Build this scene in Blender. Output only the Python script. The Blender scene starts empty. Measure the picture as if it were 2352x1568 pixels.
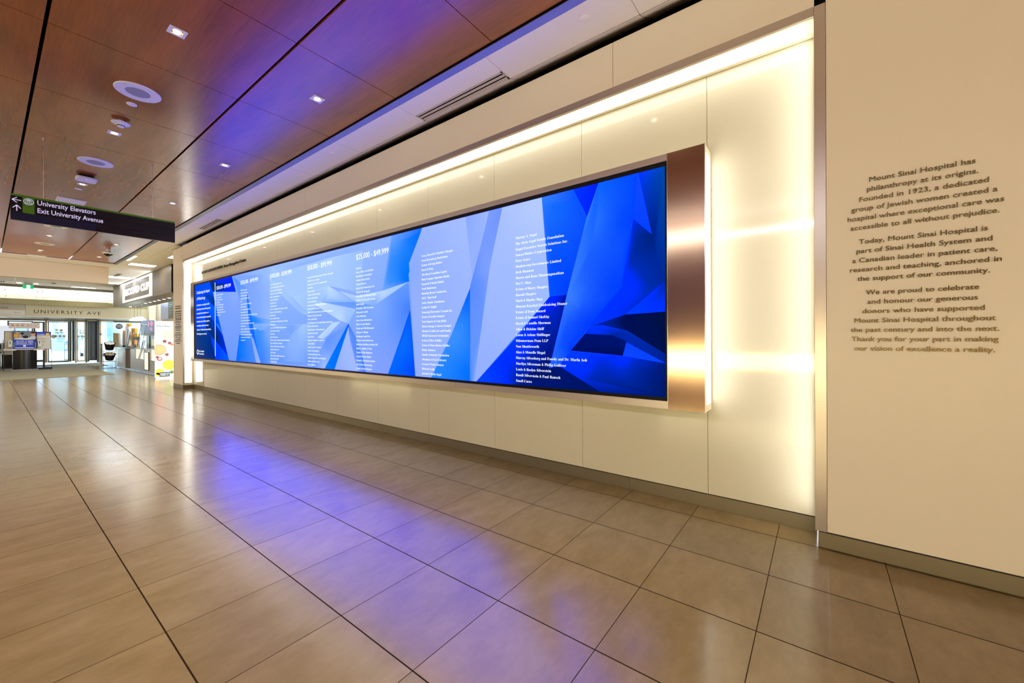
import bpy, bmesh, math, random
from mathutils import Vector, Matrix
from mathutils.geometry import delaunay_2d_cdt

S = bpy.context.scene
COL = S.collection

# ------------------------------------------------------------------ camera
F_PX, CY, YAW, PITCH, ROLL, EYE = 927.06, 775.53, 0.6523701, -0.000437, -0.0036587, 1.5
fwd = Vector((-math.sin(YAW) * math.cos(PITCH), math.cos(YAW) * math.cos(PITCH), math.sin(PITCH)))
rgt0 = Vector((math.cos(YAW), math.sin(YAW), 0))
up0 = rgt0.cross(fwd)
rgt = rgt0 * math.cos(ROLL) + up0 * math.sin(ROLL)
upv = -rgt0 * math.sin(ROLL) + up0 * math.cos(ROLL)
cam_d = bpy.data.cameras.new('camera')
cam = bpy.data.objects.new('camera', cam_d)
COL.objects.link(cam)
cam.matrix_world = Matrix(((rgt.x, upv.x, -fwd.x, 0), (rgt.y, upv.y, -fwd.y, 0), (rgt.z, upv.z, -fwd.z, EYE), (0, 0, 0, 1)))
cam_d.sensor_width = 36
cam_d.sensor_fit = 'HORIZONTAL'
cam_d.lens = 36 * F_PX / 2352
cam_d.shift_y = (CY - 784) / 2352
cam_d.clip_start = 0.05
cam_d.clip_end = 300
S.camera = cam

def at(px, py, **k):
    """world point seen at a pixel of the photograph, on the plane x=, y= or z="""
    d = fwd + rgt * ((px - 1176) / F_PX) - upv * ((py - CY) / F_PX)
    a = list(k)[0]
    i = 'xyz'.index(a)
    o = Vector((0, 0, EYE))
    return o + d * ((k[a] - o[i]) / d[i])

# ------------------------------------------------------------------ colour management, world, exposure
S.view_settings.view_transform = 'Standard'
S.view_settings.look = 'None'
S.view_settings.exposure = 0.2
S.view_settings.gamma = 1.0
S.cycles.use_denoising = True
S.cycles.max_bounces = 7
S.cycles.diffuse_bounces = 4
S.cycles.glossy_bounces = 4
S.cycles.transmission_bounces = 6
S.cycles.transparent_max_bounces = 8
S.cycles.sample_clamp_indirect = 3.0
S.cycles.caustics_reflective = False
S.cycles.caustics_refractive = False
world = bpy.data.worlds.new('daylight')
S.world = world
world.use_nodes = True
bg = world.node_tree.nodes['Background']
bg.inputs['Color'].default_value = (0.80, 0.91, 1.0, 1)
bg.inputs['Strength'].default_value = 12.0

# light levels
L_HEAD = 3.0          # linear luminaire in the recess head
L_JAMB = 3.9          # luminous jamb panels
L_COVE = 14          # cove on the opposite side of the concourse
L_CASE = 17.5          # low lit display on the opposite side
SPOT_W = (470, 8)    # downlights: corridor row, wall row
C_WARM = (1.0, 0.86, 0.62)
C_WHITE = (1.0, 0.975, 0.90)

# ------------------------------------------------------------------ helpers
def lin(c):
    c = c / 255
    return c / 12.92 if c <= 0.04045 else ((c + 0.055) / 1.055) ** 2.4
def rgb(r, g, b):
    return (lin(r), lin(g), lin(b))

MATS = {}
def mat(name, col, rough=0.5, metal=0.0, ior=1.45, spec=0.5, emit=None, es=1.0, coat=0.0, coat_ior=1.5, coat_rough=0.1, aniso=0.0, trans=0.0):
    if name in MATS: return MATS[name]
    m = bpy.data.materials.new(name)
    m.use_nodes = True
    p = m.node_tree.nodes['Principled BSDF']
    p.inputs['Base Color'].default_value = (*col, 1)
    p.inputs['Roughness'].default_value = rough
    p.inputs['Metallic'].default_value = metal
    p.inputs['IOR'].default_value = ior
    p.inputs['Specular IOR Level'].default_value = spec
    p.inputs['Coat Weight'].default_value = coat
    p.inputs['Coat IOR'].default_value = coat_ior
    p.inputs['Coat Roughness'].default_value = coat_rough
    p.inputs['Anisotropic'].default_value = aniso
    p.inputs['Transmission Weight'].default_value = trans
    if emit:
        p.inputs['Emission Color'].default_value = (*emit, 1)
        p.inputs['Emission Strength'].default_value = es
    MATS[name] = m
    return m
def nodes(m):
    nt = m.node_tree
    return nt, nt.nodes['Principled BSDF'], (lambda t, **k: _new(nt, t, **k)), nt.links.new
def _new(nt, t, **k):
    n = nt.nodes.new(t)
    for a, v in k.items(): setattr(n, a, v)
    return n

class MB:
    """collects vertices and faces in world coordinates"""
    def __init__(self): self.v, self.f, self.sm = [], [], False
    def poly(self, pts):
        i = len(self.v); self.v += [tuple(p) for p in pts]; self.f.append(tuple(range(i, i + len(pts)))); return self
    def box(self, x0, x1, y0, y1, z0, z1):
        if x0 > x1: x0, x1 = x1, x0
        if y0 > y1: y0, y1 = y1, y0
        if z0 > z1: z0, z1 = z1, z0
        i = len(self.v)
        self.v += [(x0, y0, z0), (x1, y0, z0), (x1, y1, z0), (x0, y1, z0), (x0, y0, z1), (x1, y0, z1), (x1, y1, z1), (x0, y1, z1)]
        for q in ((0, 3, 2, 1), (4, 5, 6, 7), (0, 1, 5, 4), (1, 2, 6, 5), (2, 3, 7, 6), (3, 0, 4, 7)):
            self.f.append(tuple(i + a for a in q))
        return self
    def prism(self, pts, d):
        """closed planar outline pushed along vector d"""
        n = len(pts); i = len(self.v); d = Vector(d)
        self.v += [tuple(Vector(p)) for p in pts] + [tuple(Vector(p) + d) for p in pts]
        self.f.append(tuple(range(i + n - 1, i - 1, -1))); self.f.append(tuple(range(i + n, i + 2 * n)))
        for a in range(n):
            b = (a + 1) % n
            self.f.append((i + a, i + b, i + n + b, i + n + a))
        return self
    def lathe(self, c, prof, axis='z', n=32):
        """profile [(r,h)] turned round an axis through c"""
        c = Vector(c); i = len(self.v); m = len(prof)
        for (r, h) in prof:
            for k in range(n):
                a = 2 * math.pi * k / n; p, q = r * math.cos(a), r * math.sin(a)
                o = {'z': (p, q, h), 'x': (h, p, q), 'y': (p, h, q)}[axis]
                self.v.append(tuple(c + Vector(o)))
        for j in range(m - 1):
            for k in range(n):
                l = (k + 1) % n
                self.f.append((i + j * n + k, i + j * n + l, i + (j + 1) * n + l, i + (j + 1) * n + k))
        self.f.append(tuple(i + k for k in range(n - 1, -1, -1))); self.f.append(tuple(i + (m - 1) * n + k for k in range(n)))
        return self
    def tube(self, a, b, r, n=10):
        a, b = Vector(a), Vector(b); d = (b - a).normalized()
        u = d.orthogonal().normalized(); w = d.cross(u)
        i = len(self.v)
        for p in (a, b):
            for k in range(n):
                t = 2 * math.pi * k / n
                self.v.append(tuple(p + u * (r * math.cos(t)) + w * (r * math.sin(t))))
        for k in range(n):
            l = (k + 1) % n
            self.f.append((i + k, i + l, i + n + l, i + n + k))
        self.f.append(tuple(i + k for k in range(n - 1, -1, -1))); self.f.append(tuple(i + n + k for k in range(n)))
        return self
    def text(self, s, o, xd, yd, size, align='LEFT', wide=1.0, depth=0.0, space=1.0, line=1.0, bold=0.0, fit=None, res=3):
        """lettering laid out from o along xd (reading) and yd (up); fit = width it should take"""
        c = bpy.data.curves.new('t', 'FONT')
        c.body = s; c.size = 1; c.align_x = align; c.space_character = space; c.space_line = line; c.offset = bold
        c.resolution_u = res; c.extrude = depth / size / 2 if depth else 0
        ob = bpy.data.objects.new('t', c); COL.objects.link(ob)
        dg = bpy.context.evaluated_depsgraph_get(); dg.update()
        me = bpy.data.meshes.new_from_object(ob.evaluated_get(dg))
        xs = [v.co.x for v in me.vertices]
        if fit and xs: wide = fit / size / (max(xs) - min(xs))
        o, xd, yd = Vector(o), Vector(xd), Vector(yd); zd = xd.cross(yd)
        i = len(self.v)
        for v in me.vertices:
            self.v.append(tuple(o + xd * (v.co.x * size * wide) + yd * (v.co.y * size) + zd * (v.co.z * size)))
        for p in me.polygons: self.f.append(tuple(i + a for a in p.vertices))
        bpy.data.objects.remove(ob); bpy.data.curves.remove(c); bpy.data.meshes.remove(me)
        return self

def loc_of(p):
    v = Vector((0, 0, 0))
    while p is not None:
        v = v + p.location; p = p.parent
    return v
def obj(name, mb, m, parent=None, bevel=0.0, smooth=False, label=None):
    me = bpy.data.meshes.new(name)
    off = loc_of(parent)
    if parent is None and mb.v:      # a mesh of its own gets its origin at its base
        xs, ys, zs = zip(*mb.v)
        org = Vector(((min(xs) + max(xs)) / 2, (min(ys) + max(ys)) / 2, min(zs)))
    else: org = Vector((0, 0, 0))
    me.from_pydata([tuple(Vector(v) - off - org) for v in mb.v], [], mb.f)
    if isinstance(m, (list, tuple)):
        for x in m: me.materials.append(x)
    else: me.materials.append(m)
    o = bpy.data.objects.new(name, me); COL.objects.link(o)
    o.location = org
    if parent: o.parent = parent
    if bevel:
        b = o.modifiers.new('bevel', 'BEVEL'); b.width = bevel; b.segments = 2; b.limit_method = 'ANGLE'
    if smooth:
        for p in me.polygons: p.use_smooth = True
        o.modifiers.new('split', 'EDGE_SPLIT').split_angle = math.radians(40)
    if label: o['label'] = label
    return o
def tag(o, label, cat, group=None):
    o['label'] = label; o['category'] = cat
    if group: o['group'] = group
    return o
def thing(name, label, cat, loc, group=None):
    o = bpy.data.objects.new(name, None); COL.objects.link(o); o.location = loc; o.empty_display_size = 0.1
    return tag(o, label, cat, group)
def struct(name, mb, m, parent=None, **k):
    o = obj(name, mb, m, parent, **k)
    if parent is None: o['kind'] = 'structure'
    return o
def dup(root, loc, label, group=None):
    r = root.copy(); COL.objects.link(r); r.location = loc; r['label'] = label
    if group: r['group'] = group
    for ch in list(root.children):
        c = ch.copy(); COL.objects.link(c); c.parent = r
        for g in list(ch.children):
            d = g.copy(); COL.objects.link(d); d.parent = c
    return r
X, Y, Z = Vector((1, 0, 0)), Vector((0, 1, 0)), Vector((0, 0, 1))

# ------------------------------------------------------------------ materials
# porcelain floor tiles
TX, TY, TX0, TY0 = 0.60070, 0.60837, -2.66676, -0.04655
floor_m = mat('porcelain_tile', (0.4, 0.3, 0.2), 0.3, ior=1.62)
nt, P, N, LK = nodes(floor_m)
geo = N('ShaderNodeNewGeometry')
sep = N('ShaderNodeSeparateXYZ'); LK(geo.outputs['Position'], sep.inputs[0])
def M(op, a, b=None, nt=None):
    n = NT.nodes.new('ShaderNodeMath'); n.operation = op
    for i, v in enumerate((a, b)):
        if v is None: continue
        if isinstance(v, (int, float)): n.inputs[i].default_value = v
        else: NT.links.new(v, n.inputs[i])
    return n.outputs[0]
NT = nt
u = M('DIVIDE', M('SUBTRACT', sep.outputs[0], TX0), TX)
v = M('DIVIDE', M('SUBTRACT', sep.outputs[1], TY0), TY)
du = M('ABSOLUTE', M('SUBTRACT', u, M('ROUND', u)))
dv = M('ABSOLUTE', M('SUBTRACT', v, M('ROUND', v)))
grout = M('MAXIMUM', M('LESS_THAN', du, 0.0034), M('LESS_THAN', dv, 0.0058))
cell = N('ShaderNodeCombineXYZ'); LK(M('FLOOR', u), cell.inputs[0]); LK(M('FLOOR', v), cell.inputs[1])
wn = N('ShaderNodeTexWhiteNoise', noise_dimensions='2D'); LK(cell.outputs[0], wn.inputs['Vector'])
mp = N('ShaderNodeMapping'); LK(geo.outputs['Position'], mp.inputs[0])
mp.inputs['Scale'].default_value = (5.0, 2.2, 1)
addv = N('ShaderNodeVectorMath', operation='MULTIPLY_ADD'); LK(wn.outputs['Color'], addv.inputs[0]); addv.inputs[1].default_value = (7, 7, 7); LK(mp.outputs[0], addv.inputs[2])
n1 = N('ShaderNodeTexNoise'); LK(addv.outputs[0], n1.inputs['Vector']); n1.inputs['Scale'].default_value = 1.3; n1.inputs['Detail'].default_value = 12; n1.inputs['Roughness'].default_value = 0.68
ramp = N('ShaderNodeValToRGB'); LK(n1.outputs['Fac'], ramp.inputs[0])
ramp.color_ramp.elements[0].position = 0.3; ramp.color_ramp.elements[0].color = (*rgb(123, 104, 66), 1)
ramp.color_ramp.elements[1].position = 0.72; ramp.color_ramp.elements[1].color = (*rgb(142, 122, 84), 1)
hv = N('ShaderNodeHueSaturation'); LK(ramp.outputs[0], hv.inputs['Color'])
LK(M('ADD', M('MULTIPLY', wn.outputs['Value'], 0.14), 0.93), hv.inputs['Value'])
mixc = N('ShaderNodeMix', data_type='RGBA'); LK(grout, mixc.inputs['Factor']); LK(hv.outputs[0], mixc.inputs['A']); mixc.inputs['B'].default_value = (*rgb(46, 34, 20), 1)
LK(mixc.outputs['Result'], P.inputs['Base Color'])
LK(M('ADD', M('MULTIPLY', n1.outputs['Fac'], 0.12), M('ADD', M('MULTIPLY', grout, 0.4), 0.13)), P.inputs['Roughness'])

LK(M('SUBTRACT', 0.5, M('MULTIPLY', grout, 0.5)), P.inputs['Specular IOR Level'])

# lacquered wood ceiling panels
wood_m = mat('cherry_veneer', (0.3, 0.12, 0.05), 0.24, ior=1.78)
nt, P, N, LK = nodes(wood_m); NT = nt
geo = N('ShaderNodeNewGeometry')
mp = N('ShaderNodeMapping'); LK(geo.outputs['Position'], mp.inputs[0]); mp.inputs['Scale'].default_value = (0.5, 2.4, 1)
n1 = N('ShaderNodeTexNoise'); LK(mp.outputs[0], n1.inputs['Vector']); n1.inputs['Scale'].default_value = 1.4; n1.inputs['Detail'].default_value = 4
mp2 = N('ShaderNodeMapping'); LK(geo.outputs['Position'], mp2.inputs[0]); mp2.inputs['Scale'].default_value = (3, 60, 1)
n2 = N('ShaderNodeTexNoise'); LK(mp2.outputs[0], n2.inputs['Vector']); n2.inputs['Scale'].default_value = 1.0; n2.inputs['Detail'].default_value = 3
mixf = M('ADD', M('MULTIPLY', n1.outputs['Fac'], 0.75), M('MULTIPLY', n2.outputs['Fac'], 0.25))
ramp = N('ShaderNodeValToRGB'); LK(mixf, ramp.inputs[0])
ramp.color_ramp.elements[0].position = 0.33; ramp.color_ramp.elements[0].color = (*rgb(124, 56, 11), 1)
ramp.color_ramp.elements[1].position = 0.68; ramp.color_ramp.elements[1].color = (*rgb(164, 82, 22), 1)
LK(ramp.outputs[0], P.inputs['Base Color'])

plaster = mat('painted_ceiling', rgb(247, 244, 240), 0.55)
fascia_m = mat('satin_wall_panel', rgb(228, 219, 206), 0.38)
glass_wall = mat('backpainted_glass', rgb(214, 210, 192), 0.06, ior=1.5)
base_m = mat('brushed_aluminium_base', rgb(128, 118, 98), 0.42, metal=0.6)
steel = mat('brushed_steel', rgb(188, 178, 174), 0.34, metal=0.75, aniso=0.5)
alu = mat('satin_aluminium', rgb(205, 208, 212), 0.2, metal=1.0)
strip_m = mat('ceiling_edge_aluminium', rgb(150, 152, 158), 0.42, metal=0.85)
black = mat('black_void', (0.004, 0.004, 0.005), 0.9, spec=0.1)
gloss_black = mat('black_gloss', (0.008, 0.008, 0.009), 0.25)
cream = mat('cream_lining', rgb(240, 230, 205), 0.5)
white_p = mat('white_plastic', rgb(232, 230, 226), 0.45)
dark_gap = mat('joint_shadow_gap', rgb(120, 104, 78), 0.6)
def lamp(name, col, s): return mat(name, (0.8, 0.8, 0.8), 0.5, emit=col, es=s)
lamp_head = lamp('lit_opal_acrylic', C_WHITE, L_HEAD)
lamp_jamb = lamp('lit_jamb_acrylic', C_WHITE, L_JAMB)
lamp_spot = lamp('lit_downlight', (1.0, 0.86, 0.62), 14)

# ------------------------------------------------------------------ shell: key dimensions (metres)
YO, YW = 3.612, 3.872          # outer wall face, glass face of the recess
XR, XL = -0.032, -15.12        # recess ends
XP = -16.12                    # far end of the wall
ZT0, ZT1, ZTOP = 3.791, 3.855, 4.28   # soffit, top of steel trim, top of wall
ZB = 0.112                     # baseboard top
ZWOOD, ZC = 4.34, 4.30

b = MB().box(-45, 5, -3.8, 8.5, -0.2, 0)
struct('floor', b, floor_m)

# wood ceiling: square panels with open joints under a black plenum
b = MB()
ys = [0.3435 - 1.5025 * 2.62, 0.3435 - 3.005, 0.3435 - 1.5025, 0.3435, 1.846, 2.969]
xs = [4.9] + [-2.50 - 1.4985 * k for k in range(-4, 14)][:-1] + [-22.05]
xs = sorted(set(round(x, 3) for x in xs if -22.06 <= x <= 4.9))
for x0, x1 in zip(xs[:-1], xs[1:]):
    if x1 - x0 < 0.1: continue
    for y0, y1 in zip(ys[:-1], ys[1:]):
        g = 0.004
        ga, gb = (0.013 if abs(y0) < 2 else 0.01), (0.013 if y1 < 2.5 else 0.0)
        b.box(x0 + g, x1 - g, y0 + ga, y1 - gb, ZWOOD, ZWOOD + 0.03)
struct('ceiling', b, wood_m)
b = MB().box(-22.3, 5, -3.8, 4.6, 4.62, 4.66)
struct('ceiling.001', b, black)

# sloping aluminium edge strip between wood and white ceiling
b = MB().prism([(5, 2.981, 4.320), (5, 3.050, 4.300), (5, 3.050, 4.304), (5, 2.981, 4.324)], (-27.7, 0, 0))
struct('trim_3', b, strip_m)
struct('reveal_blackout', MB().box(-22.05, 5, 2.984, 3.05, 4.328, 4.62).box(-22.05, 5, 2.96, 3.05, 4.375, 4.62), black)  # black backing added so the reveal between wood and strip stays dark

# white ceiling: flat panels, then a cove that turns up at the wall
b = MB()
prof = [(3.468, 4.300), (3.50, 4.310), (3.56, 4.338), (3.65, 4.388), (3.75, 4.446), (3.84, 4.498)]
seams = [4.9, 3.0, 1.59, 0.18, -1.24, -2.651, -4.063, -5.505, -6.921, -8.33, -9.749, -11.187, -12.566, -14.022, -15.42, -16.82]
for x1, x0 in zip(seams[:-1], seams[1:]):
    g = 0.0025
    b.box(x0 + g, x1 - g, 3.051, 3.465, 4.300, 4.33)
    if x0 > -16.5 and x1 > -16.1:
        xe = max(x0, -15.42 if x0 < -15 else x0)
        for (ya, za), (yb, zb_) in zip(prof[:-1], prof[1:]):
            b.poly([(xe + g, ya + 0.001, za), (xe + g, yb, zb_), (x1 - g, yb, zb_), (x1 - g, ya + 0.001, za)])
# beyond the wall end the white ceiling widens over the cafe front and the lobby
far_x = [-15.42, -16.82, -18.3, -19.7, -21.1, -22.45, -23.9, -25.3, -26.7, -28.1, -29.5, -30.9, -32.3]
for x1, x0 in zip(far_x[:-1], far_x[1:]):
    for y0, y1 in ((3.051, 3.474), (3.474, 4.33)):
        if x0 < -22.2:
            if y0 < 3.2: b.box(x0 + 0.003, x1 - 0.003, 0.9, 3.051, 4.300, 4.33); b.box(x0 + 0.003, x1 - 0.003, -3.8, 0.894, 4.300, 4.33)
        if x1 < -15.5 or y1 > 3.5: b.box(x0 + 0.003, x1 - 0.003, y0 + 0.003, y1 - 0.003, 4.300, 4.33)
b.box(-32.3, -30.4, 4.33, 8.4, 4.30, 4.33)
struct('ceiling.002', b, plaster)

# outer wall (above the recess, right of it, and the pillar at its far end)
b = MB()
for x0, x1 in ((XL, -13.55), (-13.55, -7.55), (-7.55, -1.55), (-1.55, XR + 0.004)):
    b.box(x0 + 0.002, x1 - 0.002, YO, YO + 0.03, ZT1 + 0.004, ZTOP)
b.box(XL, XR, YO + 0.03, 3.95, ZT1, 4.2)
struct('wall_header', b, fascia_m)
b = MB().box(0.036, 3.2, YO, 3.95, ZB + 0.008, ZTOP)
struct('wall_right', b, fascia_m)
b = MB().box(XP, XL - 0.012, YO, 4.30, ZB + 0.006, ZTOP - 0.02)
struct('wall_pillar', b, fascia_m)
b = MB().box(XP, 5, 3.955, 3.99, 4.10, 4.62).box(XP, 5, 3.66, 3.95, 4.201, 4.21).box(XR + 0.031, 0.034, YO + 0.02, 3.94, 0.0, 4.4).box(XR, 0.04, 3.66, 3.94, 3.9, 4.2)  # black boxes added behind the wall to keep its gaps dark
b.box(-19.28, XP - 0.02, 4.30, 4.42, 3.2, 4.3)
struct('wall_void', b, black)

# recess: glass panels, jambs, soffit lining
b = MB()
gx = [XR - 0.0, -0.79, -2.017, -3.23, -4.46, -5.69, -6.918, -8.128, -9.353, -10.582, -11.817, -12.998, -14.2, XL]
for x1, x0 in zip(gx[:-1], gx[1:]):
    b.box(x0 + 0.0018, x1 - 0.0018, YW, YW + 0.02, ZB + 0.008, ZT0 + 0.02)
struct('wall_recess', b, glass_wall)
b = MB().box(XL, XR, YW + 0.02, YW + 0.05, 0, 3.9)
struct('wall_recess_back', b, dark_gap)
b = MB()
struct('trim_9', MB().box(XL, XR, YO + 0.012, 3.640, ZT0 - 0.002, ZT0 + 0.04), cream)          # front lip of the light trough
struct('trim_10', MB().box(XL, XR, 3.826, YW - 0.008, ZT0 - 0.002, ZT0 + 0.04), cream)          # back lip
struct('trim_11', MB().box(XR - 0.05, XR, 3.640, 3.826, ZT0 + 0.004, ZT0 + 0.04), cream)
struct('trim_12', MB().box(XL, XL + 0.03, 3.640, 3.826, ZT0 + 0.004, ZT0 + 0.04), cream)
b = MB()
b.box(XL - 0.03, XL, YO + 0.005, YO + 0.035, ZB, ZT0); b.box(XL - 0.03, XL, 3.825, YW, ZB, ZT0)
b.box(XL - 0.03, XL, YO + 0.03, 3.83, ZB, ZB + 0.07); b.box(XL - 0.03, XL, YO + 0.03, 3.83, ZT0 - 0.05, ZT0)
b.box(XL - 0.03, XL - 0.012, YO + 0.03, 3.83, ZB, ZT0)
struct('wall_jamb_left', b, cream)
b = MB()
b.box(XR, XR + 0.03, YO + 0.014, YO + 0.045, ZB, ZT0); b.box(XR, XR + 0.03, 3.825, YW, ZB, ZT0)
b.box(XR + 0.012, XR + 0.03, YO + 0.03, 3.83, ZB, ZT0)
struct('wall_jamb_right', b, cream)

# steel trim round the recess
b = MB()
for x0, x1 in ((XL - 0.012, -12.14), (-12.14, -9.22), (-9.22, -6.09), (-6.09, -2.968), (-2.968, XR)):
    b.box(x0 + 0.0012, x1 - 0.0012, YO - 0.004, YO + 0.012, ZT0, ZT1)
struct('trim_1', b, steel)
b = MB().box(XR + 0.0015, 0.0335, YO - 0.006, YO + 0.012, ZB + 0.006, ZT1)
b.box(XL - 0.012, XL - 0.0, YO - 0.004, YO + 0.01, ZB + 0.004, ZT1)
struct('trim_2', b, steel)

# baseboards
b = MB()
bx = [XR + 0.012, -1.5, -4.5, -7.0, -9.0, -11.4, -13.6, XL]
for x1, x0 in zip(bx[:-1], bx[1:]):
    b.box(x0 + 0.001, x1 - 0.001, YW - 0.004, YW + 0.03, 0.006, ZB)
b.box(XL, XR, YW - 0.001, YW + 0.03, 0, 0.01)
struct('baseboard_recess', b, base_m)
b = MB().box(-0.016, 3.2, YO - 0.006, 3.9, 0.008, ZB)
b.box(-0.010, 3.2, YO + 0.01, 3.9, 0.0, 0.009)
struct('baseboard_right', b, base_m)
b = MB().box(XP - 0.003, XL + 0.004, YO - 0.006, 4.29, 0.0, ZB)
struct('baseboard_pillar', b, base_m)

# opposite side and ends of the concourse (behind and beside the camera)
opp_m = mat('opposite_wall_paint', rgb(214, 194, 166), 0.6)
b = MB().box(-45, 5, -3.9, -3.75, 0, 4.62)
struct('wall_opposite', b, opp_m)
b = MB().box(4.9, 5.05, -3.8, 4.0, 0, 4.62)
struct('wall_near_end', b, opp_m)
b = MB().box(3.2, 5, YO + 0.02, 3.95, 0, 4.62)
struct('wall_near_corner', b, opp_m)

# ------------------------------------------------------------------ lighting fixtures of the concourse
def light_fixture(name, label, parts):
    """parts: list of (part name, MB, material)"""
    xs_, ys_, zs_ = zip(*[v for p in parts for v in p[1].v])
    t = thing(name, label, 'light', ((min(xs_) + max(xs_)) / 2, (min(ys_) + max(ys_)) / 2, min(zs_)))
    for n, mb_, m_ in parts: obj(n, mb_, m_, t)
    return t
hx = [XL + 0.03, -12.0, -9.0, -6.0, -3.0, XR - 0.05]
b = MB()
b.box(XL + 0.032, XR - 0.051, 3.642, 3.824, ZT0 + 0.002, ZT0 + 0.012)
light_fixture('recess_light', 'long glowing white linear light in the head of the display recess', [('diffuser', b, lamp_head), ('housing', MB().box(XL + 0.032, XR - 0.052, 3.643, 3.823, ZT0 + 0.012, ZT0 + 0.039), cream)])
b = MB().box(XL - 0.010, XL - 0.002, 3.655, 3.818, ZB + 0.072, ZT0 - 0.055)
light_fixture('jamb_light', 'tall glowing white light panel in the left jamb of the display recess', [('diffuser', b, lamp_jamb)])
b = MB().box(XR + 0.002, XR + 0.010, 3.662, 3.818, ZB + 0.06, ZT0 - 0.05)
light_fixture('jamb_light', 'light panel hidden inside the right jamb of the recess, making the glass glow', [('diffuser', b, lamp_jamb)])
b = MB().box(-22, 4.9, -3.74, -3.60, 4.02, 4.12)
light_fixture('cove_light', 'long warm cove light along the opposite wall, behind the viewpoint', [('diffuser', b, lamp('cove_diffuser', (0.86, 0.94, 1.0), L_COVE))])
b = MB().box(-3.5, 4.6, -3.74, -3.60, 0.70, 1.08)
light_fixture('display_case_light', 'long low golden lit display case on the opposite wall, behind the viewpoint', [('front_panel', b, lamp('case_diffuser', (1.0, 0.88, 0.46), L_CASE))])

b = MB().box(-19, -14.5, -3.74, -3.60, 0.70, 1.08)
light_fixture('display_case_light', 'second low golden lit display case on the opposite wall, far down the concourse', [('front_panel', b, MATS['case_diffuser'])])

def downlight(x, y, label):
    t = thing('downlight', label, 'ceiling light', (x, y, ZWOOD), 'square downlights in the wood ceiling')
    z = ZWOOD
    fr = MB()
    for q in ((-0.062, 0.062, 0.040, 0.066), (-0.062, 0.062, -0.066, -0.040), (-0.062, -0.040, -0.04, 0.04), (0.040, 0.062, -0.04, 0.04)):
        fr.box(x + q[0], x + q[1], y + q[2], y + q[3], z - 0.006, z + 0.002)
    obj('trim_plate', fr, white_p, t)
    obj('lamp', MB().lathe((x, y, z - 0.002), [(0.034, 0), (0.030, -0.004)], n=16), lamp_spot, t)
    ld = bpy.data.lights.new('downlight_beam', 'SPOT'); ld.energy = SPOT_W[0 if y < 2 else 1]; ld.color = (1.0, 0.93, 0.74)
    ld.spot_size = math.radians(66); ld.spot_blend = 0.9; ld.shadow_soft_size = 0.05
    lo = bpy.data.objects.new('beam', ld); COL.objects.link(lo); lo.parent = t; lo.location = (0, 0, -0.03)
    return t
where = {(-4.735, 2.41): 'downlight in the bluest patch of the wood ceiling', (-7.74, 2.405): 'downlight in the blue patch, second one along the white ceiling edge',
         (-10.77, 2.41): 'downlight above the right end of the hanging direction sign', (-16.82, 2.43): 'downlight beside the black dome camera, on its near side', (-19.79, 2.43): 'downlight just beyond the black dome camera, by the bulkhead',
         (-4.722, 1.095): 'largest downlight, in the brown wood near the top left corner', (-7.728, 1.10): 'downlight just beyond the round smoke detector', (-10.738, 1.104): 'downlight right beside the white wireless access point',
         (-16.783, 1.10): 'downlight below the hanging sign, between two round speakers', (-19.753, 1.106): 'farthest downlight of the left row, close to the bulkhead',
         (-13.76, 2.42): 'downlight of the right row hidden behind the hanging sign', (-13.76, 1.10): 'downlight of the left row hidden behind the hanging sign',
         (-1.72, 2.41): 'downlight of the right row outside the top of the picture', (-1.72, 1.10): 'downlight of the left row above the viewpoint'}
for (x, y), l in where.items(): downlight(x, y, l)

# ------------------------------------------------------------------ things on the wood ceiling
grille_m = mat('perforated_grille', rgb(150, 150, 158), 0.6)
def speaker(x, y, label):
    t = thing('ceiling_speaker', label, 'speaker', (x, y, ZWOOD), 'round ceiling speakers in the wood ceiling')
    obj('rim', MB().lathe((x, y, ZWOOD), [(0.205, 0.0), (0.205, -0.006), (0.198, -0.012), (0.11, -0.010), (0.108, 0.0)], n=48), white_p, t, smooth=True)
    g = MB().lathe((x, y, ZWOOD), [(0.108, -0.002), (0.108, -0.009), (0.06, -0.0105), (0.0, -0.011)], n=32)
    obj('grille', g, grille_m, t)
    s = MB()
    for k in range(4):
        a = math.radians(45 + 90 * k); s.lathe((x + 0.18 * math.cos(a), y + 0.18 * math.sin(a), ZWOOD - 0.0115), [(0.006, 0), (0.005, -0.003)], n=8)
    obj('screws', s, steel, t)
speaker(-6.232, 1.085, 'largest round white ceiling speaker, nearest to the top of the picture')
speaker(-9.235, 1.10, 'round white ceiling speaker between smoke detector and access point')
speaker(-15.27, 1.11, 'round white ceiling speaker showing just under the hanging sign')
speaker(-18.3, 1.11, 'farthest round white ceiling speaker, close to the bulkhead')
for x, l in ((-6.611, 'small round white cover plate beside the largest ceiling speaker'), (-11.13, 'small round white cover plate beyond the wireless access point'),
             (-15.69, 'small round white cover plate just beyond the speaker under the hanging sign'), (-20.1, 'farthest small round white cover plate, by the bulkhead')):
    tag(obj('cover_plate', MB().lathe((x, 1.095, ZWOOD), [(0.05, 0), (0.05, -0.006), (0.044, -0.010)], n=24), white_p, smooth=True), l, 'cover plate', 'small round cover plates in the wood ceiling')
t = thing('smoke_detector', 'round white smoke detector with stepped rim on the wood ceiling', 'smoke detector', (-7.226, 1.09, ZWOOD))
obj('base', MB().lathe((-7.226, 1.09, ZWOOD), [(0.03, 0), (0.03, -0.03), (0.092, -0.032), (0.092, -0.038), (0.07, -0.046), (0.055, -0.052)], n=36), white_p, t, smooth=True)
obj('sensor_head', MB().lathe((-7.226, 1.09, ZWOOD - 0.052), [(0.046, 0), (0.044, -0.012), (0.036, -0.014), (0.036, -0.024), (0.028, -0.032)], n=36), white_p, t, smooth=True)
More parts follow.
